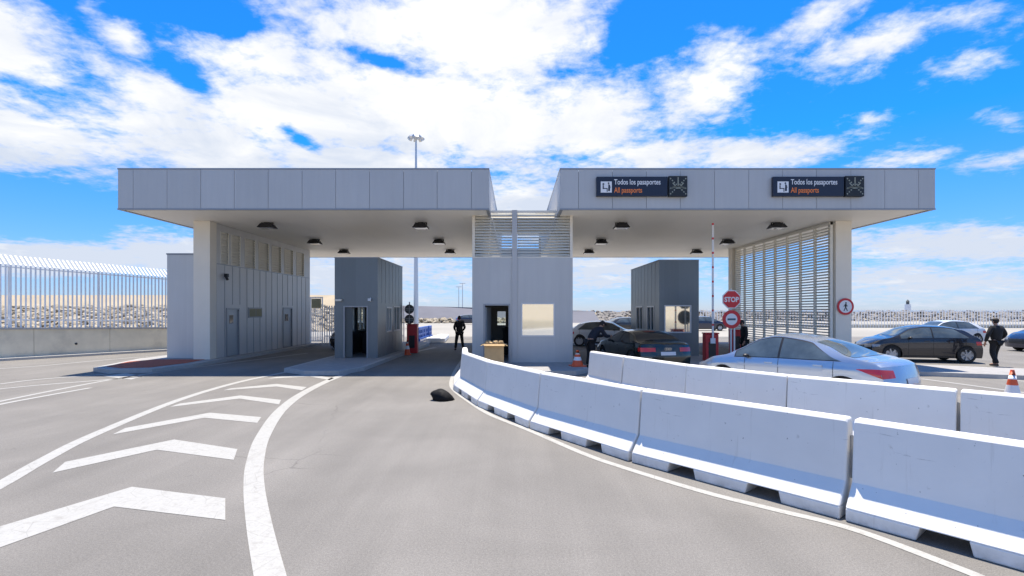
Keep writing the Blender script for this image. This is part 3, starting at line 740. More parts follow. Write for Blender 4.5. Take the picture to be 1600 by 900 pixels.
def lane_sign(x, label):
    r = empty('overhead_sign', (x, YF, 5.97), 0, label, 'sign', 'black lane signs on the right canopy')
    W_, H_ = 2.43, .67
    b = MB(); b.box(0, -.14, 0, W_, -.012, H_); b.build('sign_face', M['sign_navy'], r, bevel=.008)
    text('lettering', 'Todos los pasaportes', .255, (.60, -.145, .40), M['white'], r, .003, sx=.72)
    text('lettering', 'All passports', .255, (.60, -.145, .12), M['orange_text'], r, .004, sx=.72)
    p = MB(); p.box(.14, -.150, .12, .52, -.1405, .50); pic = p.build('pictogram', M['white'], r)
    q = MB()
    disc(q, (.23, .41), .033, -.1515, 12); disc(q, (.41, .44), .030, -.1515, 12)
    q.box(.205, -.1518, .24, .245, -.1512, .37); q.bar((.24, -.1515, .26), (.36, -.1515, .26), .0006, .03)
    q.box(.345, -.1518, .145, .375, -.1512, .27); q.box(.40, -.1518, .30, .44, -.1512, .40); q.bar((.44, -.1515, .38), (.47, -.1515, .28), .0006, .025)
    q.box(.395, -.1518, .17, .46, -.1512, .30)
    q.build('figures', M['sign_navy'], pic)
    e = MB(); e.box(W_+.04, -.16, -.01, W_+.68, -.012, H_+.02); ld = e.build('signal_panel', M['led_back'], r, bevel=.008)
    g = MB(); cx_, cz_ = W_+.36, .335
    for a, b_ in (((-.26, .26), (.26, -.26)), ((.26, .26), (-.26, -.26)), ((0, .28), (0, -.05)), ((-.17, .1), (0, -.1)), ((.17, .1), (0, -.1)), ((-.26, -.07), (-.08, -.02)), ((.26, -.07), (.08, -.02))):
        n = 9
        for i in range(n):
            t = i/(n-1); xx = cx_+a[0]+(b_[0]-a[0])*t; zz_ = cz_+a[1]+(b_[1]-a[1])*t
            g.add([(xx-.028, -.1625, zz_), (xx, -.1625, zz_-.028), (xx+.028, -.1625, zz_), (xx, -.1625, zz_+.028)], [(0, 1, 2, 3)])
            g.v = g.v
    g.build('led_pattern', M['led'], ld, weld=False)
    return r
lane_sign(2.77, 'black passport lane sign nearer the centre gap, on the right canopy fascia')
lane_sign(8.83, 'black passport lane sign nearer the outer corner of the right canopy fascia')

def round_sign_figures(mb, kind):
    pass
# stop sign and customs sign on a post
sp = empty('sign_post', (8.0, 19.05, 0), 0, 'red octagonal STOP sign above a round red ringed sign on a grey post', 'road sign')
p = MB(); p.tube((0, 0, 0), (0, 0, 2.85), .035, n=12); p.box(.10, -.03, 0, .15, .03, 1.5); p.build('post', M['galv'], sp)
o8 = [(.335/math.cos(R(22.5))*math.cos(R(22.5+45*i)), .335/math.cos(R(22.5))*math.sin(R(22.5+45*i))) for i in range(8)]
b = MB(); b.add([(x, -.06, 2.46+z) for x, z in o8]+[(x, -.04, 2.46+z) for x, z in o8], [tuple(range(8)), tuple(range(8, 16))[::-1]]+[(i, (i+1) % 8, 8+(i+1) % 8, 8+i) for i in range(8)])
st = b.build('stop_sign', M['white'], sp)
b = MB(); b.tube((0, -.0385, 2.46), (0, -.036, 2.46), .33, n=8); b.build('back_plate', M['sign_grey'], st)
b = MB(); b.add([(x*.91, -.0625, 2.46+z*.91) for x, z in o8], [tuple(range(8))]); b.build('red_field', M['sign_red'], st)
t_ = text('lettering', 'STOP', .25, (0, -.064, 2.37), M['white'], st, .008, align='CENTER', sx=.88)
b = MB(); b.tube((0, -.06, 1.72), (0, -.04, 1.72), .34, n=32); rs = b.build('round_sign', M['sign_red'], sp)
b = MB(); b.tube((0, -.0385, 1.72), (0, -.036, 1.72), .335, n=32); b.build('back_plate', M['sign_grey'], rs)
b = MB(); disc(b, (0, 1.72), .215, -.0625, 28); b.build('white_field', M['white'], rs)
b = MB(); b.box(-.15, -.066, 1.685, .15, -.0635, 1.755); b.build('bar', M['sign_blue'], rs)
# no pedestrians
np_ = empty('no_pedestrians_sign', (12.85, 19.98, 2.2), 0, 'round red ringed sign with a walking figure on the cream column', 'road sign')
b = MB(); b.tube((0, -.03, 0), (0, -.01, 0), .325, n=32); q = b.build('sign_plate', M['sign_red'], np_)
b = MB(); disc(b, (0, 0), .245, -.0325, 28); b.build('white_field', M['white'], q)
b = MB(); disc(b, (.01, .14), .033, -.034, 12)
for a, c_, w_ in (((0, .10), (0, -.02), .07), ((0, -.02), (-.07, -.17), .035), ((0, -.02), (.07, -.17), .035), ((.0, .09), (-.08, .0), .025), ((0, .09), (.08, .01), .025)):
    b.bar((a[0], -.034, a[1]), (c_[0], -.034, c_[1]), w_, .001, up=(0, 1, 0))
b.build('walking_figure', M['black'], q)
# backs of signs by the left lane
bs = empty('sign_post', (-5.38, 25.9, .13), 0, 'two round dark sign backs stacked on a thin post beside the left booth', 'road sign')
p = MB(); p.tube((0, 0, 0), (0, 0, 2.35), .03); p.build('post', M['galv'], bs)
for z in (1.47, 1.98):
    p = MB(); p.tube((0, -.03, z), (0, -.05, z), .24, n=28); q = p.build('sign_plate', M['sign_grey'], bs)
    p = MB(); p.box(-.015, -.056, z-.2, .015, -.051, z+.2); p.box(-.2, -.056, z-.05, .2, -.0515, z-.03); p.box(-.2, -.056, z+.03, .2, -.0515, z+.05); p.build('bracket', M['galv'], q)

# barrier gates
def gate(loc, label, arm_len, h=1.12):
    r = empty('barrier_gate', loc, 0, label, 'barrier gate', 'barrier gates with red cabinets')
    c = MB(); c.box(-.25, -.18, 0, .25, .18, h); c.build('cabinet', M['red'], r, bevel=.03)
    c = MB(); c.box(-.27, -.2, h+.002, .27, .2, h+.05); c.build('lid', M['red'], r, bevel=.015)
    c = MB(); c.box(-.14, -.188, .25, .14, -.181, .85); c.build('access_panel', M['black'], r)
    if arm_len:
        a = MB(); n = max(4, int(arm_len/.5)); z = h-.15
        seg = arm_len/n
        for i in range(n):
            a.mi = 0; a.box(-.032, -.26, z+i*seg, .032, -.215, z+i*seg+seg*.86)
            a.mi = 1; a.box(-.032, -.26, z+i*seg+seg*.86, .032, -.215, z+(i+1)*seg)
        a.build('arm', [M['white'], M['sign_red']], r)
        c = MB(); c.box(-.09, -.262, h-.35, .09, -.201, h-.152); c.build('arm_holder', M['white'], r)
    return r
g1 = gate((7.45, 19.6, .0), 'red barrier gate cabinet with raised white and red arm beside the STOP sign', 4.35, 1.15)
g1.location.z = 0
gate((10.3, 24.0, 0), 'red cabinet half hidden behind the silver car, beside the person in black', 0, 1.1)
gate((-4.98, 24.7, 0), 'red barrier gate cabinet beside the left booth, next to blue barriers', 0, 1.35)

# ------------------------------------------------------------------ concrete barriers
PROF = [(.31, 0.0), (.31, .125), (.135, .345), (.078, .93), (.052, .965)]
def barrier(a, b, label, n_notch=2):
    """a,b = ends of the front foot line on the ground; the body stands behind it (towards +normal)"""
    A, B = Vector(a), Vector(b); d = (B-A); Ln = d.length-.045; d.normalize()
    nrm = Vector((-d.y, d.x))          # left of a->b
    mid = (A+B)/2 + nrm*.30
    mb = MB()
    x0, x1 = -Ln/2, Ln/2
    ch = .02
    prof = [(-y, z) for y, z in PROF[1:]] + [(y, z) for y, z in reversed(PROF[1:])]
    n = len(prof)
    # body above foot height
    secs = []
    for xx, k in ((x0, .965), (x0+ch, 1), (x1-ch, 1), (x1, .965)):
        secs.append([(xx, y*k, PROF[1][1]+(z-PROF[1][1])*(1 if k == 1 else .985)) for y, z in prof])
    vs = [p for s in secs for p in s]
    fs = []
    for i in range(3):
        for j in range(n): fs.append((i*n+j, i*n+(j+1) % n, (i+1)*n+(j+1) % n, (i+1)*n+j))
    fs += [tuple(range(n))[::-1], tuple(range(3*n, 4*n))]
    mb.add(vs, fs)
    # feet with two slots
    sl = Ln*.155
    cuts = [x0+.003, x0+Ln*.30-sl/2, x0+Ln*.30+sl/2, x0+Ln*.70-sl/2, x0+Ln*.70+sl/2, x1-.003]
    for i in (0, 2, 4):
        p, q = cuts[i], cuts[i+1]; e0 = .03 if i else 0; e1 = .03 if i < 4 else 0
        mb.add([(p, -.307, .001), (q, -.307, .001), (q, .307, .001), (p, .307, .001), (p-e0, -.307, .126), (q+e1, -.307, .126), (q+e1, .307, .126), (p-e0, .307, .126)],
            [(0, 3, 2, 1), (4, 5, 6, 7), (0, 1, 5, 4), (1, 2, 6, 5), (2, 3, 7, 6), (3, 0, 4, 7)])
    o = mb.build('concrete_barrier', M['barrier'], weld=False, bevel=.012)
    o.location = (mid.x, mid.y, 0); o.rotation_euler = (0, 0, math.atan2(d.y, d.x)+rnd.uniform(-.006, .006))
    tag(o, label, 'concrete barrier', 'white concrete barriers lining the lane')
    # iron coupling seen in the joint, part of the barrier
    c = MB(); c.tube((x1+.018, 0, .35), (x1+.018, 0, .78), .016, n=8); c.build('coupling_pin', M['kerb'], o)
    return o
near = [(6.35, 1.05), (4.80, 3.02), (3.19, 5.00), (1.55, 6.93), (.23, 8.88), (-.82, 10.95), (-1.6, 13.2), (-1.80, 15.0)]
# near row runs from right foreground to the far left; a->b reversed so the body stands on the right of the lane
nl = ['white concrete barrier closest to the camera at the right edge, two dark foot slots',
      'second white barrier from the right in the front row, speckled with dark scuffs',
      'long white barrier in the middle of the front row, right of centre',
      'fourth white barrier of the front row, below the far row start',
      'short looking white barrier of the front row in front of the central block',
      'white barrier of the front row with the cardboard box behind it',
      'last white barrier of the front row, beside the black bag']
for i in range(7):
    barrier(near[i+1], near[i], nl[i])
far = [(9.1, 3.6), (7.45, 5.23), (5.90, 6.86), (4.39, 8.47), (3.22, 10.15), (2.35, 12.1), (1.75, 13.6)]
fl = ['white barrier of the rear row cut off by the right edge of the picture', 'rear row white barrier below the orange cone',
      'rear row white barrier below the silver car tail', 'rear row white barrier below the silver car doors',
      'rear row white barrier below the black coupe', 'end white barrier of the rear row by the bending officer']
for i in range(6):
    barrier(far[i+1], far[i], fl[i])

# ------------------------------------------------------------------ small things
# cardboard box with crumpled paper
bx = empty('cardboard_box', (-.76, 17.75, .134), R(4), 'open brown cardboard box with crumpled paper behind the front barriers', 'box')
b = MB()
for a in ((-.33, -.28, .33, -.27), (-.33, .27, .33, .28), (-.33, -.27, -.32, .27), (.32, -.27, .33, .27)): b.box(a[0], a[1], 0, a[2], a[3], .76)
b.box(-.33, -.28, -.0, .33, .28, .012); b.build('box_body', M['cardboard'], bx)
b = MB(); b.add([(-.33, -.28, .76), (.33, -.28, .76), (.36, -.38, .70), (-.36, -.38, .71)], [(0, 1, 2, 3)]); b.add([(.33, -.27, .76), (.33, .27, .76), (.46, .25, .74), (.46, -.3, .70)], [(0, 1, 2, 3)]); b.add([(-.33, -.27, .76), (-.33, .27, .76), (-.46, .25, .72), (-.46, -.3, .71)], [(0, 1, 2, 3)])
f_ = b.build('flap', M['cardboard'], bx); so_ = f_.modifiers.new('th', 'SOLIDIFY'); so_.thickness = .01
b = MB()
for i in range(9):
    a = i*.7; b.ell((-.24+.06*i, .12*math.sin(i*2.1), .77+.04*math.sin(i*1.7)), (.09, .10, .08), 8, 5, Matrix.Rotation(a, 3, 'X'))
b.v = [(x+rnd.uniform(-.02, .02), y, z+rnd.uniform(-.02, .02)) for x, y, z in b.v]
b.build('crumpled_paper', M['cardboard'], bx, weld=False)
# black bag
b = MB(); bu = [Vector((rnd.uniform(-1, 1), rnd.uniform(-1, 1), rnd.uniform(-.2, 1))).normalized() for _ in range(18)]
def bp_(i, j, nu=36, nv=20):
    th = 2*math.pi*i/nu; ph = math.pi*j/nv
    v = Vector((math.sin(ph)*math.cos(th), math.sin(ph)*math.sin(th), math.cos(ph)))
    k = 1+sum(.10*max(0, v.dot(q))**10 for q in bu)-.09*abs(math.sin(4.5*th+3*ph))*math.sin(ph)-.05*abs(math.sin(11*th-4*ph))*math.sin(ph)
    z = v.z*.165*k+.085; lean = .07*max(0, v.z)
    w_ = 1+.35*max(0, -v.z)
    return (v.x*.24*k*w_-lean, v.y*.19*k*w_, max(.002, z-.05*max(0, v.x)))
b.grid(lambda i, j: bp_(i, j), 36, 20)
o = b.build('black_bag', M['bag'], smooth=True, sharp=60); o.location = (-1.66, 11.7, .0)
tag(o, 'black bag lying on the asphalt at the end of the front barriers', 'bag')
# cones
def cone(loc, label, h=.75, s=1.0):
    r = empty('traffic_cone', loc, R(12), label, 'traffic cone', 'orange traffic cones')
    b = MB(); b.box(-.19*s, -.19*s, 0, .19*s, .19*s, .035); b.build('base', M['cone'], r, bevel=.01)
    b = MB(); zs = [.036, .28*h/.75, .44*h/.75, .56*h/.75, .64*h/.75, h]
    for i in range(5):
        b.mi = 1 if i in (1, 3) else 0
        ra = (.135*(1-zs[i]/h)+.028)*s; rb_ = (.135*(1-zs[i+1]/h)+.028)*s
        b.tube((0, 0, zs[i]), (0, 0, zs[i+1]), ra, rb_, 20, caps=(i in (0, 4)))
    b.build('cone_body', [M['cone'], M['white']], r, smooth=True)
    return r
cone((10.62, 10.95, 0), 'orange and white traffic cone behind the rear barriers at the right', .78, 1.15)
cone((2.12, 17.6, .134), 'orange traffic cone standing at the right corner of the central block', .55, 1.3)
cone((-5.0, 23.6, .0), 'orange and white traffic cone beside the left booth red cabinet', .72, .9)
# blue plastic barriers
BB = None
for k, (x, y) in enumerate(((-6.25, 33.2), (-6.3, 34.45), (-6.3, 35.7), (-6.25, 36.95))):
    if BB is None:
        BB = empty('plastic_barrier', (0, 0, 0))
        b = MB(); b.box(-.16, -.6, .02, .16, .6, .28); b.box(-.10, -.6, .28, .10, -.42, .95); b.box(-.10, .42, .28, .10, .6, .95); b.box(-.10, -.1, .28, .1, .1, .78)
        b.box(-.10, -.42, .78, .10, .42, .95); b.box(-.09, -.42, .46, .09, -.1, .58); b.box(-.09, .1, .46, .09, .42, .58)
        b.build('body', M['blue_plastic'], BB, bevel=.02, weld=False)
        b = MB(); b.box(-.172, -.5, .08, -.161, .5, .18); b.box(.161, -.5, .08, .172, .5, .18); b.build('reflective_strip', M['white'], BB)
        o = BB
    else: o = copy_tree(BB)
    o.location = (x, y, 0); o.rotation_euler = (0, 0, R(-2+k))
    tag(o, ['nearest blue plastic barrier in the row past the left booth', 'second nearest blue plastic barrier in the row past the left booth', 'second farthest blue plastic barrier in the row past the left booth', 'farthest blue plastic barrier in the row past the left booth'][k], 'plastic barrier', 'blue plastic barriers past the left booth')
# white kerb end beyond the left island
mb = MB(); mb.prism([(-5.3, 32.0), (-4.5, 32.5), (-4.9, 37.5), (-5.6, 38), (-5.75, 32.6)], 0, .3)
tag(mb.build('concrete_block', M['white'], bevel=.05), 'low white concrete block beyond the blue barriers', 'concrete block')

# ------------------------------------------------------------------ masts
def mast(loc, h, r0, r1, label, heads=8, spread=1.4, k=1.0):
    r = empty('floodlight_mast', loc, 0, label, 'light mast', 'light masts standing beyond the checkpoint')
    b = MB(); b.tube((0, 0, 0), (0, 0, h), r0, r1, 12); b.build('pole', M['galv'], r, smooth=True)
    b = MB()
    for i in range(heads//2):
        a = math.pi*i/(heads//2)+.3
        b.bar((-spread*math.cos(a), -spread*math.sin(a), h-.1), (spread*math.cos(a), spread*math.sin(a), h-.1), .10)
    b.tube((0, 0, h-.3), (0, 0, h+.25), .25, .2); b.build('crossarm', M['galv'], r)
    for i in range(heads):
        a = 2*math.pi*i/heads+.3
        q = MB(); c = Vector((spread*math.cos(a), spread*math.sin(a), h-.15))
        q.bar(c+Vector((-.2*math.cos(a), -.2*math.sin(a), .25))*k, c+Vector((.25*math.cos(a), .25*math.sin(a), -.2))*k, .55*k, .28*k); q.build('lamp_head', M['galv'], r)
    return r
mast((-11.7, 60, 0), 22.4, .30, .10, 'tall floodlight mast with a ring of lamps rising above the left canopy', 8, .75, .7)
mast((5.6, 110, 0), 23.0, .28, .12, 'distant floodlight mast just showing above the central louvres', 6, 1.3)
for x, y, h in ((-13.6, 122, 7.6), (-12.3, 118, 8.2)):
    r = empty('lamp_post', (x, y, 0), 0, ['thin distant lamp post left of the two beyond the standing man', 'thin distant lamp post right of the two beyond the standing man'][0 if x < -13 else 1], 'lamp post', 'thin lamp posts far behind')
    b = MB(); b.tube((0, 0, 0), (0, 0, h), .12, .07, 8); b.build('pole', M['galv'], r)
    b = MB(); b.box(-.7, -.1, h, .7, .1, h+.12); b.build('lamp_head', M['galv'], r)

# ------------------------------------------------------------------ left retaining wall and fence
W0, W1 = Vector((-29.5, 8.6)), Vector((-14.6, 30.7))
dW = (W1-W0); LW = dW.length; dW.normalize(); nW = Vector((-dW.y, dW.x))   # pointing away from the road
rt = empty('retaining_wall', (W0.x, W0.y, 0), math.atan2(dW.y, dW.x), 'long low concrete retaining wall below the white fence on the left', 'wall')
def wz(x): return 1.62-.024*x
b = MB(); n = 10
for i in range(n):
    a, c_ = LW*i/n, LW*(i+1)/n-.012
    b.add([(a, 0, 0), (c_, 0, 0), (c_, .3, 0), (a, .3, 0), (a, .03, wz(a)), (c_, .03, wz(c_)), (c_, .3, wz(c_)), (a, .3, wz(a))],
          [(0, 3, 2, 1), (4, 5, 6, 7), (0, 1, 5, 4), (1, 2, 6, 5), (2, 3, 7, 6), (3, 0, 4, 7)])
b.build('wall_face', M['concrete'], rt, weld=False)
b = MB()
for i in range(n):
    a, c_ = LW*i/n, LW*(i+1)/n-.012
    b.add([(a, -.02, wz(a)+.003), (c_, -.02, wz(c_)+.003), (c_, .34, wz(c_)+.003), (a, .34, wz(a)+.003), (a, -.02, wz(a)+.08), (c_, -.02, wz(c_)+.08), (c_, .34, wz(c_)+.08), (a, .34, wz(a)+.08)],
          [(0, 3, 2, 1), (4, 5, 6, 7), (0, 1, 5, 4), (1, 2, 6, 5), (2, 3, 7, 6), (3, 0, 4, 7)])
b.build('coping', M['kerb'], rt, weld=False)
for x in (9.2, 11.2, 14.0, 17.4):
    b = MB(); b.tube((x, -.012, .55), (x, .05, .55), .05, n=10); b.build('weep_hole', M['dark'], rt)
mb = MB(); ang = math.atan2(dW.y, dW.x)
mb.box(0, -.5, .0, LW, -.0, .10)
k = mb.build('kerb', M['kerb']); k.location = (W0.x, W0.y, 0); k.rotation_euler = (0, 0, ang); tag(k, kind='structure')
fn = empty('picket_fence', (W0.x, W0.y, 0), ang, 'tall white steel picket fence with bent tips on the left wall', 'fence')
def fh(x): return 4.55-.038*x
b = MB(); x = .1
while x < LW:
    z0_ = wz(x)+.083; z1_ = fh(x)
    b.box(x-.028, .12, z0_, x+.028, .15, z1_)
    b.bar((x, .14, z1_-.01), (x-.10, .52, z1_+.40), .06, .04)
    x += .155
b.build('pickets', M['fence'], fn, weld=False)
b = MB(); xs = [0, LW/3, LW*2/3, LW]
for f0 in (.12, .93):
    for a, c_ in zip(xs, xs[1:]):
        za = wz(a)+.08+(fh(a)-wz(a))*f0; zc = wz(c_)+.08+(fh(c_)-wz(c_))*f0
        b.bar((a, .19, za), (c_, .19, zc), .05, .05)
b.build('rail', M['fence'], fn)
x = .0
while x <= LW: b = MB(); b.box(x-.03, .22, wz(x)+.08, x+.03, .28, fh(x)); b.build('post', M['fence'], fn); x += 3.05

# ------------------------------------------------------------------ breakwaters and rubble
def rubble(name, P, n, smin, smax, m, seed):
    r = random.Random(seed); mb = MB()
    ico = bmesh.new(); bmesh.ops.create_icosphere(ico, subdivisions=1, radius=1)
    iv = [v.co.copy() for v in ico.verts]; ifc = [[v.index for v in f.verts] for f in ico.faces]; ico.free()
    for k in range(n):
        c = Vector(P(r.random(), r.random())); s = r.uniform(smin, smax)
        Mx = Matrix.Rotation(r.uniform(0, 6.28), 3, 'Z') @ Matrix.Rotation(r.uniform(-.5, .7), 3, 'X') @ Matrix.Diagonal((s*r.uniform(.7, 1.3), s*r.uniform(.7, 1.2), s*r.uniform(.4, .65)))
        mb.mi = r.randrange(2)
        mb.add([c + Mx @ (v*r.uniform(.75, 1.15)) for v in iv], ifc)
    o = mb.build(name, m, weld=False, recalc=False); return tag(o, kind='stuff')
mb = MB(); mb.add([(-150, 50, -.1), (-14, 50, -.1), (-14, 58, 2.5), (-150, 58, 2.5), (-150, 62, 2.5), (-14, 62, 2.5)], [(0, 1, 2, 3), (3, 2, 5, 4)])
tag(mb.build('embankment', M['rock']), kind='structure')
tag(rubble('rubble_slope', lambda a, b: (-14-120*a, 49.5+8.5*b, -.1+2.6*b), 5200, .25, .62, [M['rock'], M['rock_pale']], 3), 'pale boulders of the breakwater slope behind the left fence', 'rubble')
b = MB(); b.add([(-150, 58, 2.3), (-14, 58, 2.3), (-14, 60.2, 3.85), (-150, 60.2, 3.85), (-150, 61.5, 3.85), (-14, 61.5, 3.85), (-14, 61.5, 2.3), (-150, 61.5, 2.3)], [(0, 1, 2, 3), (3, 2, 5, 4), (4, 5, 6, 7), (0, 3, 4, 7), (1, 6, 5, 2), (0, 7, 6, 1)]); tag(b.build('breakwater_wall', M['tan_wall']), 'long sand coloured breakwater wall above the boulders at the left', 'wall')
# grey dike in the centre gap
mb = MB(); mb.add([(-26, 84, -.1), (-4, 84, -.1), (14, 84, -.1), (-26, 92, 3.05), (-14, 92, 2.75), (-4, 92, 2.1), (14, 92, 1.9), (-26, 100, 3.0), (14, 100, 1.9)], [(0, 1, 5, 4, 3), (1, 2, 6, 5), (3, 4, 5, 6, 8, 7)])
tag(mb.build('hills', M['dike']), kind='structure')
mb = MB(); mb.add([(2, 104, -.1), (240, 78, -.1), (240, 86, 1.5), (2, 112, 1.6), (240, 92, 1.5), (2, 118, 1.6)], [(0, 1, 2, 3), (3, 2, 4, 5)])
tag(mb.build('embankment', M['rock']), kind='structure')
tag(rubble('rubble_slope', lambda a, b: (2+200*a, 104-22*a+8*b, -.1+1.9*b), 3800, .3, .75, [M['rock_far'], M['rock_far_grey']], 5), 'pale boulders along the far shore at the right', 'rubble')
tag(rubble('rubble_slope', lambda a, b: (-25+30*a, 82+3*b, .1+.5*b), 300, .3, .6, [M['rock'], M['rock_pale']], 8), 'pale boulders at the foot of the grey dike in the centre gap', 'rubble')
# far right fence
ff = empty('picket_fence', (20, 62, 0), R(-3), 'long pale picket fence far behind the parked cars at the right', 'fence')
b = MB(); x = 0
while x < 95: b.box(x, 0, 0, x+.07, .05, 2.15); x += .33
b.build('pickets', M['fence'], ff, weld=False)
b = MB(); b.box(0, .055, .3, 95, .1, .36); b.box(0, .055, 1.9, 95, .1, 1.96); b.build('rail', M['fence'], ff)
b = MB(); b.box(0, .12, 0, 95, .35, .45); b.build('plinth', M['concrete'], ff)
# beacon
bc = empty('beacon_tower', (99.5, 130, 0), 0, 'small pale beacon tower on the far shore at the right', 'tower')
b = MB(); b.tube((0, 0, 0), (0, 0, 3.6), .8, .65, 12); b.build('tower_shaft', M['white'], bc)
b = MB(); b.tube((0, 0, 3.6), (0, 0, 4.3), .35, .35, 10); b.tube((0, 0, 4.3), (0, 0, 4.8), .42, .05, 10); b.build('lantern', M['sign_grey'], bc)
# shore behind the camera (seen in the mirror glass)
mb = MB(); mb.add([(-120, -52, -.1), (120, -52, -.1), (120, -62, 4.5), (-120, -62, 4.5)], [(0, 1, 2, 3)])
tag(mb.build('embankment', M['rock_pale']), kind='structure')

f2_ = copy_tree(ff); f2_.scale = (1, 1, 1.9); f2_.location = (-50, -22, 0); f2_.rotation_euler = (0, 0, 0); tag(f2_, 'pale picket fence seen only mirrored in the window of the central block')
# board in the left gap
bo = empty('gate_panel', (-12.55, 32.2, 0), R(0), 'pale tall gate panel with an olive notice, seen between left building and booth', 'gate')
b = MB(); b.box(-.40, 0, .0, -.34, .06, 2.9); b.box(.34, 0, 0, .40, .06, 2.9); b.box(-.34, 0, 2.84, .34, .06, 2.9); b.box(-.34, 0, .1, .34, .06, .16); b.build('frame', M['fence'], bo)
b = MB(); b.box(-.30, -.02, 2.2, .30, -.001, 2.78); b.build('notice', M['olive'], bo)
b = MB(); x = -.30
while x < .33: b.box(x, .01, .162, x+.04, .05, 2.838); x += .11
b.build('bars', M['fence'], bo)
gf = empty('picket_fence', (-12.1, 32.3, 0), R(3), 'short pale fence right of the olive notice behind the left booth', 'fence')
b = MB(); x = 0
while x < 5: b.box(x, 0, 0, x+.06, .05, 2.35); x += .15
b.build('pickets', M['fence'], gf, weld=False)
b = MB(); b.box(0, .055, .4, 5, .1, .46); b.box(0, .055, 2.1, 5, .1, 2.16); b.build('rail', M['fence'], gf)

# ------------------------------------------------------------------ cars
def interp(pts, x):
    if x <= pts[0][0]: return pts[0][1]
    for i, ((a, u), (b, v)) in enumerate(zip(pts, pts[1:])):
        if x <= b:
            def slope(k):
                if k <= 0 or k >= len(pts)-1: return 0.0 if len(pts) < 3 else ((pts[1][1]-pts[0][1])/(pts[1][0]-pts[0][0]) if k <= 0 else (pts[-1][1]-pts[-2][1])/(pts[-1][0]-pts[-2][0]))
                h1 = pts[k][0]-pts[k-1][0]; h2 = pts[k+1][0]-pts[k][0]
                d1 = (pts[k][1]-pts[k-1][1])/h1; d2 = (pts[k+1][1]-pts[k][1])/h2
                if d1*d2 <= 0: return 0.0
                return (h1+h2)/(h2/d1+h1/d2) if (h2/d1+h1/d2) else 0
            h = b-a; t = (x-a)/h; m0, m1 = slope(i)*h, slope(i+1)*h
            return u*(2*t**3-3*t*t+1)+m0*(t**3-2*t*t+t)+v*(-2*t**3+3*t*t)+m1*(t**3-t*t)
    return pts[-1][1]
def sstep(x): x = max(0, min(1, x)); return x*x*(3-2*x)

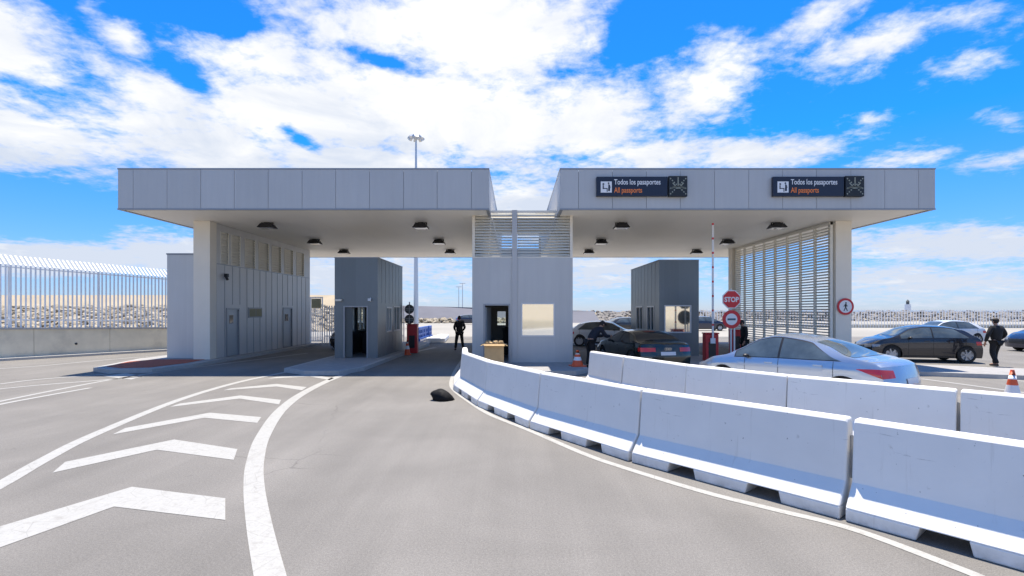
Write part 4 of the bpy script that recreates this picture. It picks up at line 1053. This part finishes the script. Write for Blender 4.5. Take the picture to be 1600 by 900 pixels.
class Car:
    """x: rear 0 -> nose L ; y left ; z up"""
    def __init__(s, L, W, roof, belt, wx, wr=.32, zb=.20, bow=.22, rnose=.1):
        s.L, s.W, s.roof, s.belt, s.wx, s.wr, s.zb0, s.bow = L, W/2, roof, belt, wx, wr, zb, bow
    def T(s, x): return interp(s.roof, x)
    def B(s, x): return min(interp(s.belt, x), s.T(x)-.02)
    def zb(s, x):
        z = s.zb0; rr = s.wr+.06
        for w in s.wx:
            if abs(x-w) < rr: z = max(z, s.wr+math.sqrt(rr*rr-(x-w)**2))
        return z
    def Wh(s, x):
        e = min(x, s.L-x); return s.W*(1-.05*(1-sstep(e/1.2)))
    def gh(s, x): return s.T(x)-s.B(x)
    def Wr(s, x): return s.Wh(x)*(.95-.25*sstep(s.gh(x)/.48))
    def crown(s, x): return min(.055, .012+s.gh(x)*.12)
    def side(s, x, z):
        B = s.B(x); Wh = s.Wh(x)
        if z <= B:
            t = (z-s.zb0)/(B-s.zb0); t = max(0, min(1, t))
            y = Wh*(1-.055*(1-t)**2.5-.035*t**5)
            y -= .018*math.exp(-((t-.62)/.09)**2)*0 
            y += .010*math.exp(-((t-.80)/.06)**2)
            return y
        Te = s.T(x)-s.crown(x); t = max(0, min(1, (z-B)/max(.001, Te-B)))
        return Wh*.962*(1-t)+s.Wr(x)*t+math.sin(math.pi*t)*.02*min(1, s.gh(x)/.4)
    def top(s, x, y):
        Wr = s.Wr(x); c = s.crown(x); return s.T(x)-c+c*(1-min(1, abs(y)/Wr)**2.4)
    def warp(s, p):
        x, y, z = p; Lh = s.L
        zm = .52
        for end, sg in ((0, 1), (Lh, -1)):
            d = abs(x-end)
            w = 1-sstep(d/.75)
            if w > 0:
                x += sg*w*(s.bow*min(1.1, abs(y)/s.W)**3 + .10*max(0, (zm-z)/.35)**2*.5 + (.16 if end == 0 else .22)*max(0, (z-zm)/.4)**1.5*.6)
        return (x-Lh/2, y, z)
    def body(s):
        mb = MB(); xs = []
        n = 96; xs = [s.L*i/n for i in range(n+1)]
        for w in s.wx: xs += [w-s.wr-.0605, w+s.wr+.0605, w-s.wr-.0595, w+s.wr+.0595]
        xs = sorted(set(xs)); ns, ng, nt_ = 10, 7, 7; rows = []
        for x in xs:
            zb, B = s.zb(x), s.B(x); Te = s.T(x)-s.crown(x); r = []
            for i in range(ns+1):
                z = zb+(B-zb)*i/ns; r.append((x, s.side(x, z), z))
            for i in range(1, ng+1):
                z = B+(Te-B)*i/ng; r.append((x, s.side(x, z), z))
            for i in range(1, nt_+1):
                y = s.Wr(x)*(1-(i/nt_)**.9 if i < nt_ else 0); r.append((x, y, s.top(x, y)))
            rows.append(r)
        m = len(rows[0])
        for sg in (1, -1):
            vs = [s.warp((p[0], p[1]*sg, p[2])) for r in rows for p in r]
            mb.add(vs, [(i*m+j, (i+1)*m+j, (i+1)*m+j+1, i*m+j+1) for i in range(len(rows)-1) for j in range(m-1)])
        for r in (rows[0], rows[-1]):   # end faces
            k = 10
            vs = [s.warp((p[0], p[1]*(1-2*q/k), p[2] if p[1] > 0 else p[2])) for p in r for q in range(k+1)]
            mb.add(vs, [(i*(k+1)+q, i*(k+1)+q+1, (i+1)*(k+1)+q+1, (i+1)*(k+1)+q) for i in range(m-1) for q in range(k)])
        return mb
    def side_patch(s, mb, xa, xb, lo, hi, sg, off=.005, nx=24, nz=6):
        def P(i, j):
            x = xa+(xb-xa)*i/nx; a, b = lo(x), hi(x); z = a+(b-a)*j/nz
            return s.warp((x, (s.side(x, z)+off)*sg, z))
        mb.grid(P, nx, nz)
    def top_patch(s, mb, xa, xb, f=.9, off=.006, nx=12, ny=14, bowx=0):
        def P(i, j):
            t = -1+2*j/ny; x = xa+(xb-xa)*i/nx; x -= bowx*t*t
            y = s.Wr(x)*f*t; return s.warp((x, y, s.top(x, y)+off))
        mb.grid(P, nx, ny)
    def end_patch(s, mb, rear, ya, yb, lo, hi, off=.006, ny=12, nz=5):
        def P(i, j):
            y = ya+(yb-ya)*i/ny; a, b = lo(y), hi(y); z = a+(b-a)*j/nz
            q = s.warp((0 if rear else s.L, y, z)); return (q[0]-off if rear else q[0]+off, q[1], q[2])
        mb.grid(P, ny, nz)

def wheel_mesh(r, wdt=.21):
    t = MB(); t.lathe([(r*.66, -wdt/2), (r*.93, -wdt/2), (r, -wdt/2+.03), (r, wdt/2-.03), (r*.93, wdt/2), (r*.66, wdt/2)], 32, axis='y')
    rim = MB(); rim.lathe([(r*.68, -wdt/2+.01), (r*.64, -wdt/2+.02), (r*.60, -wdt/2+.05), (.02, -wdt/2+.06)], 32, axis='y')
    rim.lathe([(.001, -wdt/2+.0), (.055, -wdt/2+.01), (.06, -wdt/2+.06)], 16, axis='y')
    for i in range(7):
        a = 2*math.pi*i/7
        rim.bar((.03*math.cos(a), -wdt/2+.02, .03*math.sin(a)), (r*.65*math.cos(a), -wdt/2+.015, r*.65*math.sin(a)), .045, .03, up=(0, 1, 0))
    return t, rim

def make_car(name, label, car, paint, glass, loc, heading, ws, rw, sidewin, pillars, tail='std', taper=0, group=None, detail=True, plate=True):
    """heading: direction angle of the nose"""
    r = empty(name, loc, heading, label, 'car', group)
    body = car.body().build('body', paint, r, smooth=True, sharp=40)
    b = MB(); b.box(-car.L/2+.45, -car.W+.24, .17, car.L/2-.45, car.W-.24, .62)
    for w in car.wx: b.box(w-car.L/2-.45, -car.W+.06, .45, w-car.L/2+.45, car.W-.06, .70)
    b.build('underbody', M['rubber'], r)
    tm, rm = wheel_mesh(car.wr)
    to = ro = None
    for w in car.wx:
        for sg in (1, -1):
            e = empty('wheel', (w-car.L/2, sg*(car.W-.13), car.wr), 0 if sg < 0 else math.pi); e.parent = r
            if to is None: to = tm.build('tyre', M['rubber'], e, smooth=True); ro = rm.build('rim', M['alloy'], e, smooth=True)
            else:
                for q in (to, ro): c = q.copy(); col.objects.link(c); c.parent = e
    # glass
    g = MB(); car.top_patch(g, ws[0], ws[1], .90, bowx=.05); g.build('windscreen', glass, r, smooth=True, recalc=False)
    g = MB(); car.top_patch(g, rw[0], rw[1], .88, bowx=-.04); g.build('rear_window', glass, r, smooth=True, recalc=False)
    cuts = [sidewin[0]] + pillars + [sidewin[1]]
    for sg in (1, -1):
        for a, b_ in zip(cuts, cuts[1:]):
            g = MB(); aa = a+(.025 if a != cuts[0] else 0); bb = b_-(.025 if b_ != cuts[-1] else 0)
            tp = (lambda x: min(1, max(0.02, (x-sidewin[0])/taper))**.75) if taper else (lambda x: 1)
            car.side_patch(g, aa, bb, lambda x: car.B(x)+.022, lambda x: car.B(x)+.022+tp(x)*max(.002, car.T(x)-car.crown(x)-.035-car.B(x)-.022), sg)
            g.build('side_window', glass, r, smooth=True, recalc=False)
        g = MB(); car.side_patch(g, sidewin[0]-.03, sidewin[1]+.03, lambda x: car.B(x)+.004, lambda x: car.B(x)+.004+tp(x)*max(.001, car.T(x)-car.crown(x)-.012-car.B(x)-.004), sg, off=.0025, nx=40)
        g.build('window_surround', M['black'], r, smooth=True, recalc=False)
        # shut lines
        g = MB()
        for a in pillars + [sidewin[1]-.25, sidewin[0]+.12]:
            car.side_patch(g, a-.006, a+.006, lambda x: max(.26, car.zb(x)), lambda x: car.B(x), sg, off=.0015, nx=1, nz=10)
        car.side_patch(g, car.wx[0]+.42, car.wx[1]-.42, lambda x: .20, lambda x: .285, sg, off=.003)
        g.build('sill_and_shut_lines', M['black'], r, recalc=False)
        for a in [pillars[0]+.22, sidewin[0]+.42]:
            g = MB(); z = car.B(a)-.10; y = car.side(a, z)
            g.bar((a-car.L/2-.09, sg*(y+.02), z), (a-car.L/2+.09, sg*(y+.02), z), .02, .028); g.build('handle', paint, r, bevel=.006)
        g = MB(); a = sidewin[1]-.30; g.ell((a-car.L/2, sg*(car.W*.96+.05), car.B(a)+.045), (.065, .085, .045)); g.bar((a-car.L/2, sg*car.W*.90, car.B(a)+.02), (a-car.L/2, sg*(car.W*.96+.04), car.B(a)+.03), .05, .025)
        g.build('mirror', M['black'], r, smooth=True)
    # tail lights
    T0 = car.T(0)
    for sg in (1, -1):
        g = MB()
        if tail == 'sweep':
            car.side_patch(g, .0, .66, lambda x: .72+.15*(x/.66)**.8, lambda x: .90-.02*(x/.66), sg, off=.007, nx=18)
            car.end_patch(g, True, sg*(car.side(0, .8)+.006), sg*.60, lambda y: .72+.06*(1-abs(y)/car.W), lambda y: .90-.05*(1-abs(y)/car.W), off=.007)
        else:
            car.side_patch(g, .0, .22, lambda x: .70, lambda x: .84, sg, off=.006, nx=6)
            car.end_patch(g, True, sg*(car.side(0, .78)+.005), sg*.42, lambda y: .70+.03*(1-abs(y)/car.W), lambda y: .84, off=.007)
        g.build('taillight', M['tail'], r, smooth=True, recalc=False)
        g = MB(); car.end_patch(g, False, sg*car.Wh(car.L)*.95, sg*.48, lambda y: .58, lambda y: .70, off=.006)
        car.side_patch(g, car.L-.35, car.L, lambda x: .60, lambda x: .70, sg, off=.005, nx=6); g.build('headlight', M['lampglass'], r, smooth=True, recalc=False)
    g = MB(); car.end_patch(g, False, -.42, .42, lambda y: .40, lambda y: .62, off=.005); g.build('grille', M['black'], r, recalc=False)
    if plate:
        g = MB(); car.end_patch(g, True, -.26, .26, lambda y: .60 if tail != 'low' else .4, lambda y: .71 if tail != 'low' else .51, off=.012); g.build('number_plate', M['plate'], r, recalc=False)
    return r

# silver saloon, fastback roofline
sal = Car(4.55, 1.82, [(0, .96), (.10, 1.02), (.45, 1.06), (.85, 1.12), (1.35, 1.345), (1.9, 1.475), (2.35, 1.515), (2.8, 1.43), (3.25, 1.17), (3.55, 1.00), (4.1, .88), (4.45, .74), (4.55, .66)],
          [(0, .93), (.8, 1.0), (1.5, .985), (3.2, .93), (4.2, .80), (4.55, .64)], [.92, 3.62], wr=.33)
RL = Vector((7.1, 9.7)); NL = Vector((4.64, 13.3)); hd = (NL-RL).normalized(); rgt = Vector((hd.y, -hd.x))
ctr = RL+hd*2.2+rgt*.91
make_car('parked_car', 'silver saloon with swept red taillight close behind the rear row of barriers', sal, M['silver'], M['car_glass_light'], (ctr.x, ctr.y, 0), math.atan2(hd.y, hd.x),
         (2.83, 3.42), (.72, 1.52), (.98, 3.30), [2.25], tail='sweep', taper=.62, group='cars at the checkpoint')
# black coupe
cp = Car(4.62, 1.85, [(0, .93), (.08, .99), (.5, 1.01), (.75, 1.05), (1.3, 1.27), (1.8, 1.355), (2.25, 1.37), (2.7, 1.29), (3.2, 1.03), (3.5, .95), (4.1, .86), (4.5, .72), (4.62, .64)],
         [(0, .88), (.8, .93), (1.6, .92), (3.2, .89), (4.2, .78), (4.62, .62)], [.95, 3.70], wr=.33)
h2 = Vector((-.18, 1)).normalized(); r2 = Vector((h2.y, -h2.x)); rl2 = Vector((4.02, 16.35)); c2 = rl2+h2*2.31+r2*.925
bc_ = make_car('parked_car', 'black coupe seen from behind with red taillights, officer leaning at its side', cp, M['black_car'], M['car_glass'], (c2.x, c2.y, 0), math.atan2(h2.y, h2.x),
         (2.7, 3.32), (.66, 1.5), (1.05, 3.1), [2.0], taper=.55, group='cars at the checkpoint')
g = MB()
for i in range(4):
    g.lathe([(.030, -.004), (.038, -.004), (.038, .004), (.030, .004), (.030, -.004)], 16, axis='y', c=(0, 0, 0)) if False else None
em = MB()
for i in range(4):
    cy_ = -.084+.056*i; n = 18
    for k in range(n):
        a, b_ = 2*math.pi*k/n, 2*math.pi*(k+1)/n
        em.bar((-cp.L/2+.012+.02, cy_+.036*math.cos(a), .80+.036*math.sin(a)), (-cp.L/2+.012+.02, cy_+.036*math.cos(b_), .80+.036*math.sin(b_)), .008, .012, up=(1, 0, 0))
em.build('emblem', M['chrome'], bc_)
tb = MB(); cp.top_patch(tb, 1.40, 1.52, .34, off=.014, nx=3); tb.build('brake_light', M['tail'], bc_, recalc=False)
# dark hatchback
ht = Car(4.15, 1.75, [(0, .95), (.06, 1.02), (.35, 1.14), (.8, 1.33), (1.4, 1.44), (2.0, 1.46), (2.5, 1.38), (3.0, 1.12), (3.25, 1.00), (3.8, .88), (4.05, .74), (4.15, .64)],
         [(0, .92), (1.0, .96), (2.8, .92), (3.8, .80), (4.15, .62)], [.72, 3.28], wr=.32)
hb = make_car('parked_car', 'dark grey hatchback standing side-on left of the walking man in black', ht, M['dark_car'], M['car_glass_light'], (16.3, 20.9, 0), R(167),
         (2.5, 3.15), (.30, .72), (.62, 2.95), [1.85], taper=.45, group='cars at the checkpoint')
# copies
def car_copy(src, loc, rot, paint, label):
    c = copy_tree(src); c.location = loc; c.rotation_euler = (0, 0, rot); tag(c, label, 'car', 'cars at the checkpoint')
    for ch in c.children:
        if ch.name.split('.')[0] in ('body', 'handle'):
            ch.data = ch.data.copy(); ch.data.materials[0] = paint
    return c
car_copy(hb, (26.3, 31.5, 0), R(178), M['white_car'], 'white hatchback parked behind the dark grey hatchback')
car_copy(hb, (27.1, 25.6, 0), R(180), M['blue_car'], 'dark blue car at the right edge beyond the walking man')
car_copy(hb, (5.1, 29.6, 0), R(-12), M['white_car'], 'white car beyond the black coupe, facing right')
car_copy(hb, (-8.85, 28.6, 0), R(-91), M['dark_car'], 'dark car half hidden behind the left booth')
car_copy(hb, (10.1, 46, 0), R(8), M['dark_car'], 'dark car far off between the central block and right booth')
car_copy(hb, (19.2, 52, 0), R(0), M['blue_car'], 'dark blue car far off right of the right booth')
car_copy(hb, (-6.9, 76, 0), R(20), M['blue_car'], 'small bluish car beyond the standing man')

# ------------------------------------------------------------------ people
def skinmesh(name, verts, edges, m, parent, levels=1, root=0):
    """verts: (x,y,z,rx,ry)"""
    me = bpy.data.meshes.new(name); me.from_pydata([v[:3] for v in verts], edges, []); me.update()
    o = bpy.data.objects.new(name, me); col.objects.link(o)
    o.modifiers.new('skin', 'SKIN'); s = o.modifiers.new('sub', 'SUBSURF'); s.levels = levels; s.render_levels = levels
    if not me.skin_vertices: 
        bm = bmesh.new(); bm.from_mesh(me); bm.verts.layers.skin.verify(); bm.to_mesh(me); bm.free()
    for i, v in enumerate(verts):
        sv = me.skin_vertices[0].data[i]; sv.radius = (v[3], v[4]); sv.use_root = (i == root)
    bpy.context.view_layer.update()
    dg = bpy.context.evaluated_depsgraph_get()
    me2 = bpy.data.meshes.new_from_object(o.evaluated_get(dg)); bpy.data.objects.remove(o)
    me2.name = name; me2.materials.clear(); me2.materials.append(m)
    for p in me2.polygons: p.use_smooth = True
    q = bpy.data.objects.new(name, me2); col.objects.link(q); q.parent = parent
    return q
def chain(V, E, pts, start=None):
    prev = start
    for p in pts:
        V.append(p if len(p) == 5 else (*p, p[3])); i = len(V)-1
        if prev is not None: E.append((prev, i))
        prev = i
    return prev
def person(name_label, loc, rz, J, top, bottom, hat=None, scale=1.0, hi_vis=None):
    """J: joints dict; facing +y. pel, chest, neck, head, and l/r: sh, el, wr, hip, kn, an"""
    r = empty('person', loc, rz, name_label, 'person'); r.scale = (scale,)*3
    V, E = [], []
    pel, che, nek, hea = J['pel'], J['che'], J['nek'], J['hea']
    chain(V, E, [(*pel, .13, .10)]); wa = chain(V, E, [((pel[0]+che[0])/2, (pel[1]+che[1])/2, (pel[2]+che[2])/2, .12, .09)], 0)
    ch = chain(V, E, [(*che, .15, .10)], wa); nk = chain(V, E, [(*nek, .05, .05)], ch)
    hv = Vector(hea)-Vector(nek); hn = hv.normalized(); fw = Vector(J.get('face', (0, 1, 0)))
    c1 = Vector(nek)+hn*.09; c2_ = Vector(hea); c3 = Vector(hea)+hn*.07
    hd_ = chain(V, E, [(*(c1+fw*.015), .062, .07), (*c2_, .078, .095), (*c3, .062, .08)], nk)
    chain(V, E, [(*(c2_+fw*.095-hn*.02), .014, .014), (*(c2_+fw*.115-hn*.035), .011, .011)], hd_-1)
    hands = []
    for sd in ('l', 'r'):
        sh, elb, wr = J[sd+'sh'], J[sd+'el'], J[sd+'wr']
        w = chain(V, E, [(*sh, .055, .055), (*elb, .042, .042), (*wr, .028, .028)], ch)
        d = (Vector(wr)-Vector(elb)).normalized(); sgn = -1 if sd == 'l' else 1
        pm_ = Vector(wr)+d*.06; pi = chain(V, E, [(*pm_, .038, .02)], w)
        a = d.cross(Vector((1, 0, 0))); a = a.normalized() if a.length > .1 else Vector((0, 1, 0))
        for k, ln in enumerate((.075, .085, .08, .06)):
            o_ = a*(.027-.018*k); f1_ = pm_+d*.045+o_; f2_ = f1_+d*ln*.5+Vector((-sgn*.006, 0, 0)); f3_ = f2_+d*ln*.45+Vector((-sgn*.018, 0, 0))
            chain(V, E, [(*f1_, .0095, .0095), (*f2_, .0088, .0088), (*f3_, .0075, .0075)], pi)
        th0 = Vector(wr)+d*.03+a*.03; chain(V, E, [(*th0, .011, .011), (*(th0+d*.035+a*.02), .010, .010), (*(th0+d*.062+a*.022), .008, .008)], w)
        hip, kn, ank = J[sd+'hip'], J[sd+'kn'], J[sd+'an']
        tf = Vector(J.get(sd+'toe', (0, .17, 0))); 
        chain(V, E, [(*hip, .09, .09), (*kn, .06, .06), (*ank, .04, .04), (ank[0]+tf.x, ank[1]+tf.y, max(.03, ank[2]-.05+tf.z), .04, .03)], 0)
    skinmesh('body', V, E, M['skin'], r)
    # jacket
    V, E = [], []
    lower = Vector(pel)*.9+Vector(che)*.1; lower.z -= .09
    a = chain(V, E, [(*lower, .205, .155)]); b_ = chain(V, E, [((pel[0]+che[0])/2, (pel[1]+che[1])/2, (pel[2]+che[2])/2, .19, .14), (*che, .215, .15)], a)
    up_ = Vector(che)*.25+Vector(nek)*.75; chain(V, E, [(*up_, .085, .08)], b_)
    for sd in ('l', 'r'):
        sh, elb, wr = J[sd+'sh'], J[sd+'el'], J[sd+'wr']
        chain(V, E, [(*sh, .09, .095), (*elb, .072, .072), (*(Vector(wr)*.97+Vector(elb)*.03), .052, .052)], b_)
    skinmesh('jacket', V, E, top, r)
    V, E = [], []
    chain(V, E, [(*pel, .165, .12)])
    for sd in ('l', 'r'):
        hip, kn, ank = J[sd+'hip'], J[sd+'kn'], J[sd+'an']
        chain(V, E, [(*hip, .112, .12), (*kn, .088, .09), (ank[0], ank[1], ank[2]-.01, .07, .072)], 0)
    skinmesh('trousers', V, E, bottom, r)
    for sd in ('l', 'r'):
        ank = Vector(J[sd+'an']); tf = Vector(J.get(sd+'toe', (0, .17, 0)))
        V, E = [], []; chain(V, E, [(ank.x-tf.x*.25, ank.y-tf.y*.25, .05+ank.z-.09, .045, .045), (ank.x+tf.x*.4, ank.y+tf.y*.4, .045+ank.z-.09, .05, .04), (ank.x+tf.x*1.1, ank.y+tf.y*1.1, .035+ank.z-.09, .042, .03)])
        skinmesh('shoe', V, E, M['rubber'], r)
    q = MB(); rt_ = Vector((0, 0, 1)).rotation_difference(hn).to_matrix()
    q.ell(Vector(hea)+hn*.035-fw*.018, (.088, .105, .105), 16, 10, rt_)
    q.build('hair', M['hair'], r, smooth=True)
    for s2 in (1, -1):
        e = MB(); sd_v = fw.cross(hn).normalized(); e.ell(c2_+fw*.088+sd_v*.032*s2, (.012, .012, .009), 8, 6); e.build('eye', M['black'], r, smooth=True)
        e = MB(); e.ell(c2_+sd_v*.085*s2-hn*.01, (.012, .02, .03), 8, 6); e.build('ear', M['skin'], r, smooth=True)
    if hat:
        q = MB(); q.ell(Vector(hea)+hn*.075, (.092, .108, .05), 18, 8, rt_); q.add([tuple(Vector(hea)+hn*.06+fw*.08+sd_v*.08), tuple(Vector(hea)+hn*.06+fw*.08-sd_v*.08), tuple(Vector(hea)+hn*.045+fw*.155-sd_v*.04), tuple(Vector(hea)+hn*.045+fw*.155+sd_v*.04)], [(0, 1, 2, 3)])
        q.build('cap', hat, r, smooth=True)
    return r
def stand(**k):
    J = dict(pel=(0, 0, .95), che=(0, 0, 1.30), nek=(0, .01, 1.50), hea=(0, .03, 1.64),
             lsh=(-.19, 0, 1.42), lel=(-.27, -.03, 1.13), lwr=(-.25, .06, .88), rsh=(.19, 0, 1.42), rel=(.27, -.03, 1.13), rwr=(.25, .06, .88),
             lhip=(-.10, 0, .88), lkn=(-.12, .02, .50), lan=(-.14, 0, .09), rhip=(.10, 0, .88), rkn=(.12, .02, .50), ran=(.14, 0, .09))
    J.update(k); return J
person('man in dark clothes standing with legs apart in the lane left of the central block', (-2.92, 26.5, 0), R(25),
       stand(lan=(-.21, 0, .09), ran=(.21, .02, .09), lkn=(-.16, .03, .5), rkn=(.16, .03, .5), lel=(-.30, -.04, 1.15), lwr=(-.17, .12, 1.0), rel=(.29, -.04, 1.15), rwr=(.2, .12, .98)),
       M['cloth_black'], M['cloth_black'])
person('man in black jacket and dark cap walking away at the right, beside the dark cars', (17.5, 18.65, 0), R(8),
       stand(lan=(-.15, -.16, .12), lkn=(-.13, .04, .50), ran=(.13, .16, .09), rkn=(.12, .14, .50), lsh=(-.21, 0, 1.42), rsh=(.21, 0, 1.42), lel=(-.37, -.02, 1.16), lwr=(-.36, .08, .90), rel=(.37, -.04, 1.17), rwr=(.30, .14, .97)),
       M['cloth_black'], M['cloth_black'], hat=M['hair'], scale=1.0)
# officer bending towards the coupe's window, facing +y locally
person('officer in dark uniform bending towards the window of the black coupe', (2.75, 18.35, .0), R(-62),
       stand(pel=(0, -.12, .95), che=(0, .14, 1.22), nek=(0, .31, 1.36), hea=(0, .41, 1.45), face=(0, .92, -.38),
             lsh=(-.19, .22, 1.30), rsh=(.19, .22, 1.30), lel=(-.24, .36, 1.06), rel=(.24, .38, 1.06), lwr=(-.17, .60, 1.05), rwr=(.15, .62, 1.06),
             lhip=(-.10, -.12, .88), rhip=(.10, -.12, .88), lkn=(-.12, -.04, .50), rkn=(.12, -.06, .50), lan=(-.14, -.1, .09), ran=(.14, -.12, .09)),
       M['cloth_navy'], M['cloth_black'], hat=M['cloth_navy'], scale=1.06)
person('person in black behind the silver car, in front of the louvre screen', (8.92, 20.0, 0), R(80), stand(nek=(0, .05, 1.48), hea=(0, .10, 1.60)), M['cloth_black'], M['cloth_black'], scale=.97)
